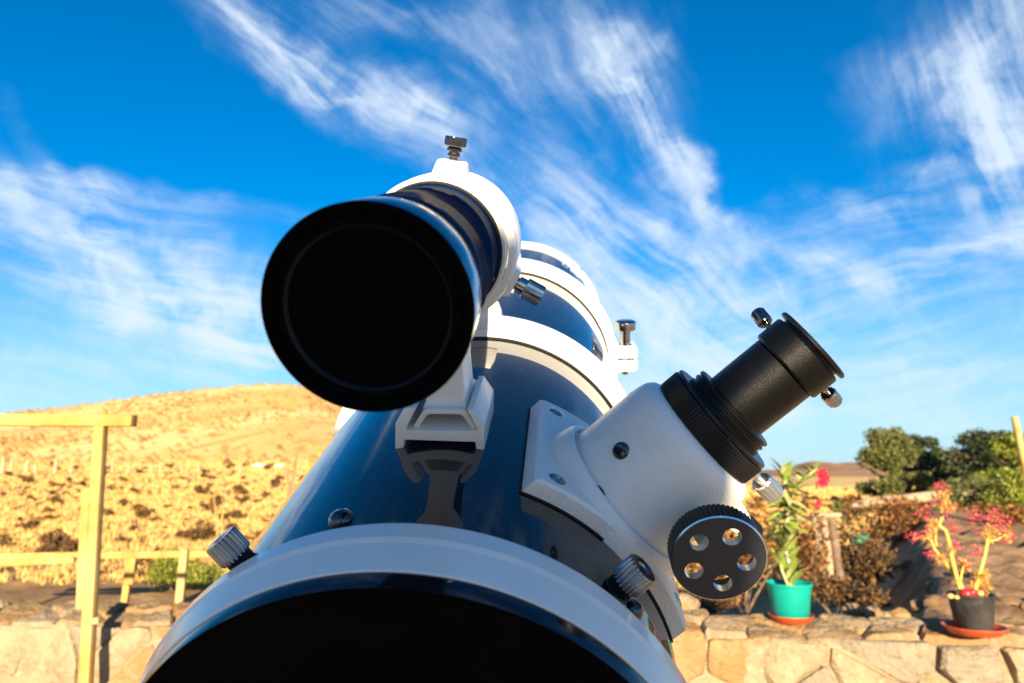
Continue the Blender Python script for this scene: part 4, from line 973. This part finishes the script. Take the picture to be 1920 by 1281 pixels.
fscrew('thumbscrew', (-10.5, 15.5, 231.6), (-.6, .8, .06), HEAD, M['darkchrome'], ({3, 4}, 9, .35))
fscrew('thumbscrew', (18.3, -1, 231.0), (1, .42, 0), HEAD, M['chrome'], ({3, 4}, 12, .35))
fscrew('thumbscrew', (29.5, -4, 179.5), (1, .18, 0), [(2.0, -2), (2.0, 7.5), (4.6, 7.8), (5.4, 8.6), (5.4, 19), (4.6, 20.2), (0, 20.4)], M['steel'], ({3, 4}, 14, .4))
# tension screw on its boss
bm = bmesh.new(); prism(bm, [(-9, -7), (9, -7), (9, 7), (-9, 7)], lambda p: F(30, p[0] - 10, 160 + p[1]), lambda p: F(44, p[0] * .75 - 10, 160 + p[1] * .7)); bm_obj('screw_boss', bm, M['white'], foc, 30, bevel=.001)
fscrew('tension_screw', (44, -10, 160), (1, 0, 0), [(2.4, -2), (2.4, 1), (5.2, 1.2), (5.6, 1.8), (5.6, 9), (5, 9.8), (0, 10)], M['knurl'], ({3, 4}, 18, .5))
# button-head and countersunk screws
def flush(base, d, r, m, h=1.6):
    return fscrew('screw', base, d, [(0, h * .25), (r * .33, h * .25), (r * .36, h * .92), (r * .55, h), (r * .85, h * .6), (r, 0), (r, -1.5)], m, None, segs=28)
flush((-28.7, -23.7, 144.5), (-.77, -.64, 0), 4.3, M['screw'], 2.0)
flush((-23.5, -32.0, 124.6), (-.35, -.5, .8), 4.2, M['screw'], 1.4)
flush((-14.2, -36.5, 124.6), (-.2, -.6, .8), 1.9, M['screw'], .4)
def rad_at(t, s, r=124.0): h = math.sqrt(r * r - t * t); return (t, s, h), (t / r, 0, h / r)
for t, s in ((-41.5, -34.5), (-42.5, 47), (42, -34.5), (42, 47)):
    b, d = rad_at(t, s); flush(b, d, 4.3, M['chrome'], .7)
# focus knob with five through holes
def knob():
    KT, KH, KS0, KS1, KR = 21.2, 151.0, -61.0, -49.5, 20.0
    bm = bmesh.new(); n = 180; loops = []
    def loop(cx, cy, r, k, s, ph=0): return [bm.verts.new(F(KT + cx + r * math.cos(2 * math.pi * i / k + ph), s, KH + cy + r * math.sin(2 * math.pi * i / k + ph))) for i in range(k)]
    holes = []
    for i in range(5):
        a = 2 * math.pi * i / 5 + R(257); holes.append((11.6 * math.cos(a), 11.6 * math.sin(a)))
    rings = {}
    for s, tagk in ((KS0, 'f'), (KS0 + 4.2, 'b')):
        oc = loop(0, 0, KR - .5 if tagk == 'f' else KR - 2.4, n, s); es = [bm.edges.new((oc[i], oc[(i + 1) % n])) for i in range(n)]
        hl = []
        for cx, cy in holes:
            h = loop(cx, cy, 3.9, 36, s); es += [bm.edges.new((h[i], h[(i + 1) % 36])) for i in range(36)]; hl.append(h)
        bmesh.ops.triangle_fill(bm, edges=es, use_beauty=True, use_dissolve=False); rings[tagk] = (oc, hl)
    for hf, hb in zip(rings['f'][1], rings['b'][1]):
        for i in range(36): f = bm.faces.new((hf[i], hf[(i + 1) % 36], hb[(i + 1) % 36], hb[i])); f.material_index = 2
    prev = rings['f'][0]
    for r, s, rib in ((KR, KS0 + .5, 0), (KR, KS0 + 1.2, 1), (KR, KS1 - .6, 1)):
        cur = [bm.verts.new(F(KT + (r - (.5 if rib and (i % 3 == 0) else 0)) * math.cos(2 * math.pi * i / n), s, KH + (r - (.5 if rib and (i % 3 == 0) else 0)) * math.sin(2 * math.pi * i / n))) for i in range(n)]
        for i in range(n): f = bm.faces.new((prev[i], prev[(i + 1) % n], cur[(i + 1) % n], cur[i])); f.material_index = 3 if rib == 0 else 1
        prev = cur
    cur = loop(0, 0, KR - 2.4, n, KS1)
    for i in range(n): f = bm.faces.new((prev[i], prev[(i + 1) % n], cur[(i + 1) % n], cur[i])); f.material_index = 1
    prev = cur; bk_ = rings['b'][0]
    for i in range(n): f = bm.faces.new((prev[i], prev[(i + 1) % n], bk_[(i + 1) % n], bk_[i])); f.material_index = 1
    o = bm_obj('focus_knob', bm, [M['knobface'], M['knurl'], M['steel'], M['steel']], foc, 24)
    fscrew('knob_axle', (KT, -56.5, KH), (0, 1, 0), [(5, 0), (5, 8), (4, 8.5), (4, 36)], M['steel'], parent=foc, segs=28)
    fscrew('axle_housing', (KT, -42, KH), (0, 1, 0), [(3.5, 0), (6, 0), (7, 1), (8, 24)], M['white'], parent=foc, segs=40)
knob()

# ------------------------------------------------------------------ mount and tripod under the tube
mp = TP + tX * 0 + tY * -.118 + tZ * .465
mt = empty('telescope_mount', (mp.x, mp.y - .02, 0)); tag(mt, 'white tripod mount carrying the telescope tube, hidden below it', 'mount')
def inm(o): return in_parent(o, mt)
bm = bmesh.new(); a0, a1 = TP + tY * -.137 + tZ * .29, TP + tY * -.137 + tZ * .64
for sgn in (0,):
    ring0 = [a0 + tX * x + tY * y for x, y in ((-.04, -.008), (.04, -.008), (.03, .008), (-.03, .008))]; ring1 = [p + (a1 - a0) for p in ring0]
    A_ = [bm.verts.new(p) for p in ring0]; B_ = [bm.verts.new(p) for p in ring1]; bm.faces.new(A_); bm.faces.new(B_[::-1])
    for i in range(4): bm.faces.new((A_[i], A_[(i + 1) % 4], B_[(i + 1) % 4], B_[i]))
inm(bm_obj('dovetail_bar', bm, M['knurl'], None, 30, bevel=.001))
hd = TP + tY * -.185 + tZ * .465
bm = bmesh.new(); bmesh.ops.create_cube(bm, size=1, matrix=Matrix.Translation(hd) @ rot @ Matrix.Diagonal((.075, .075, .11, 1))); inm(bm_obj('mount_head', bm, M['white_smooth'], None, 30, bevel=.012, segs=3))
zb = hd.z - .03
inm(lathe('pier', [(.045, 0), (.045, .05), (.036, .06), (.036, zb - .62), (.05, zb - .60), (.05, zb - .56), (0, zb - .56)], (hd.x, hd.y, .56), (0, 0, 1), M['white_smooth'], segs=32))
for k in range(3):
    a = R(90 + 120 * k); bm = bmesh.new(); limb(bm, [(hd.x, hd.y, .62), (hd.x + .16 * math.cos(a), hd.y + .16 * math.sin(a), .3), (hd.x + .30 * math.cos(a), hd.y + .30 * math.sin(a), 0.0)], [.024, .022, .018], 12); inm(bm_obj('leg', bm, M['steel'], None, 60))
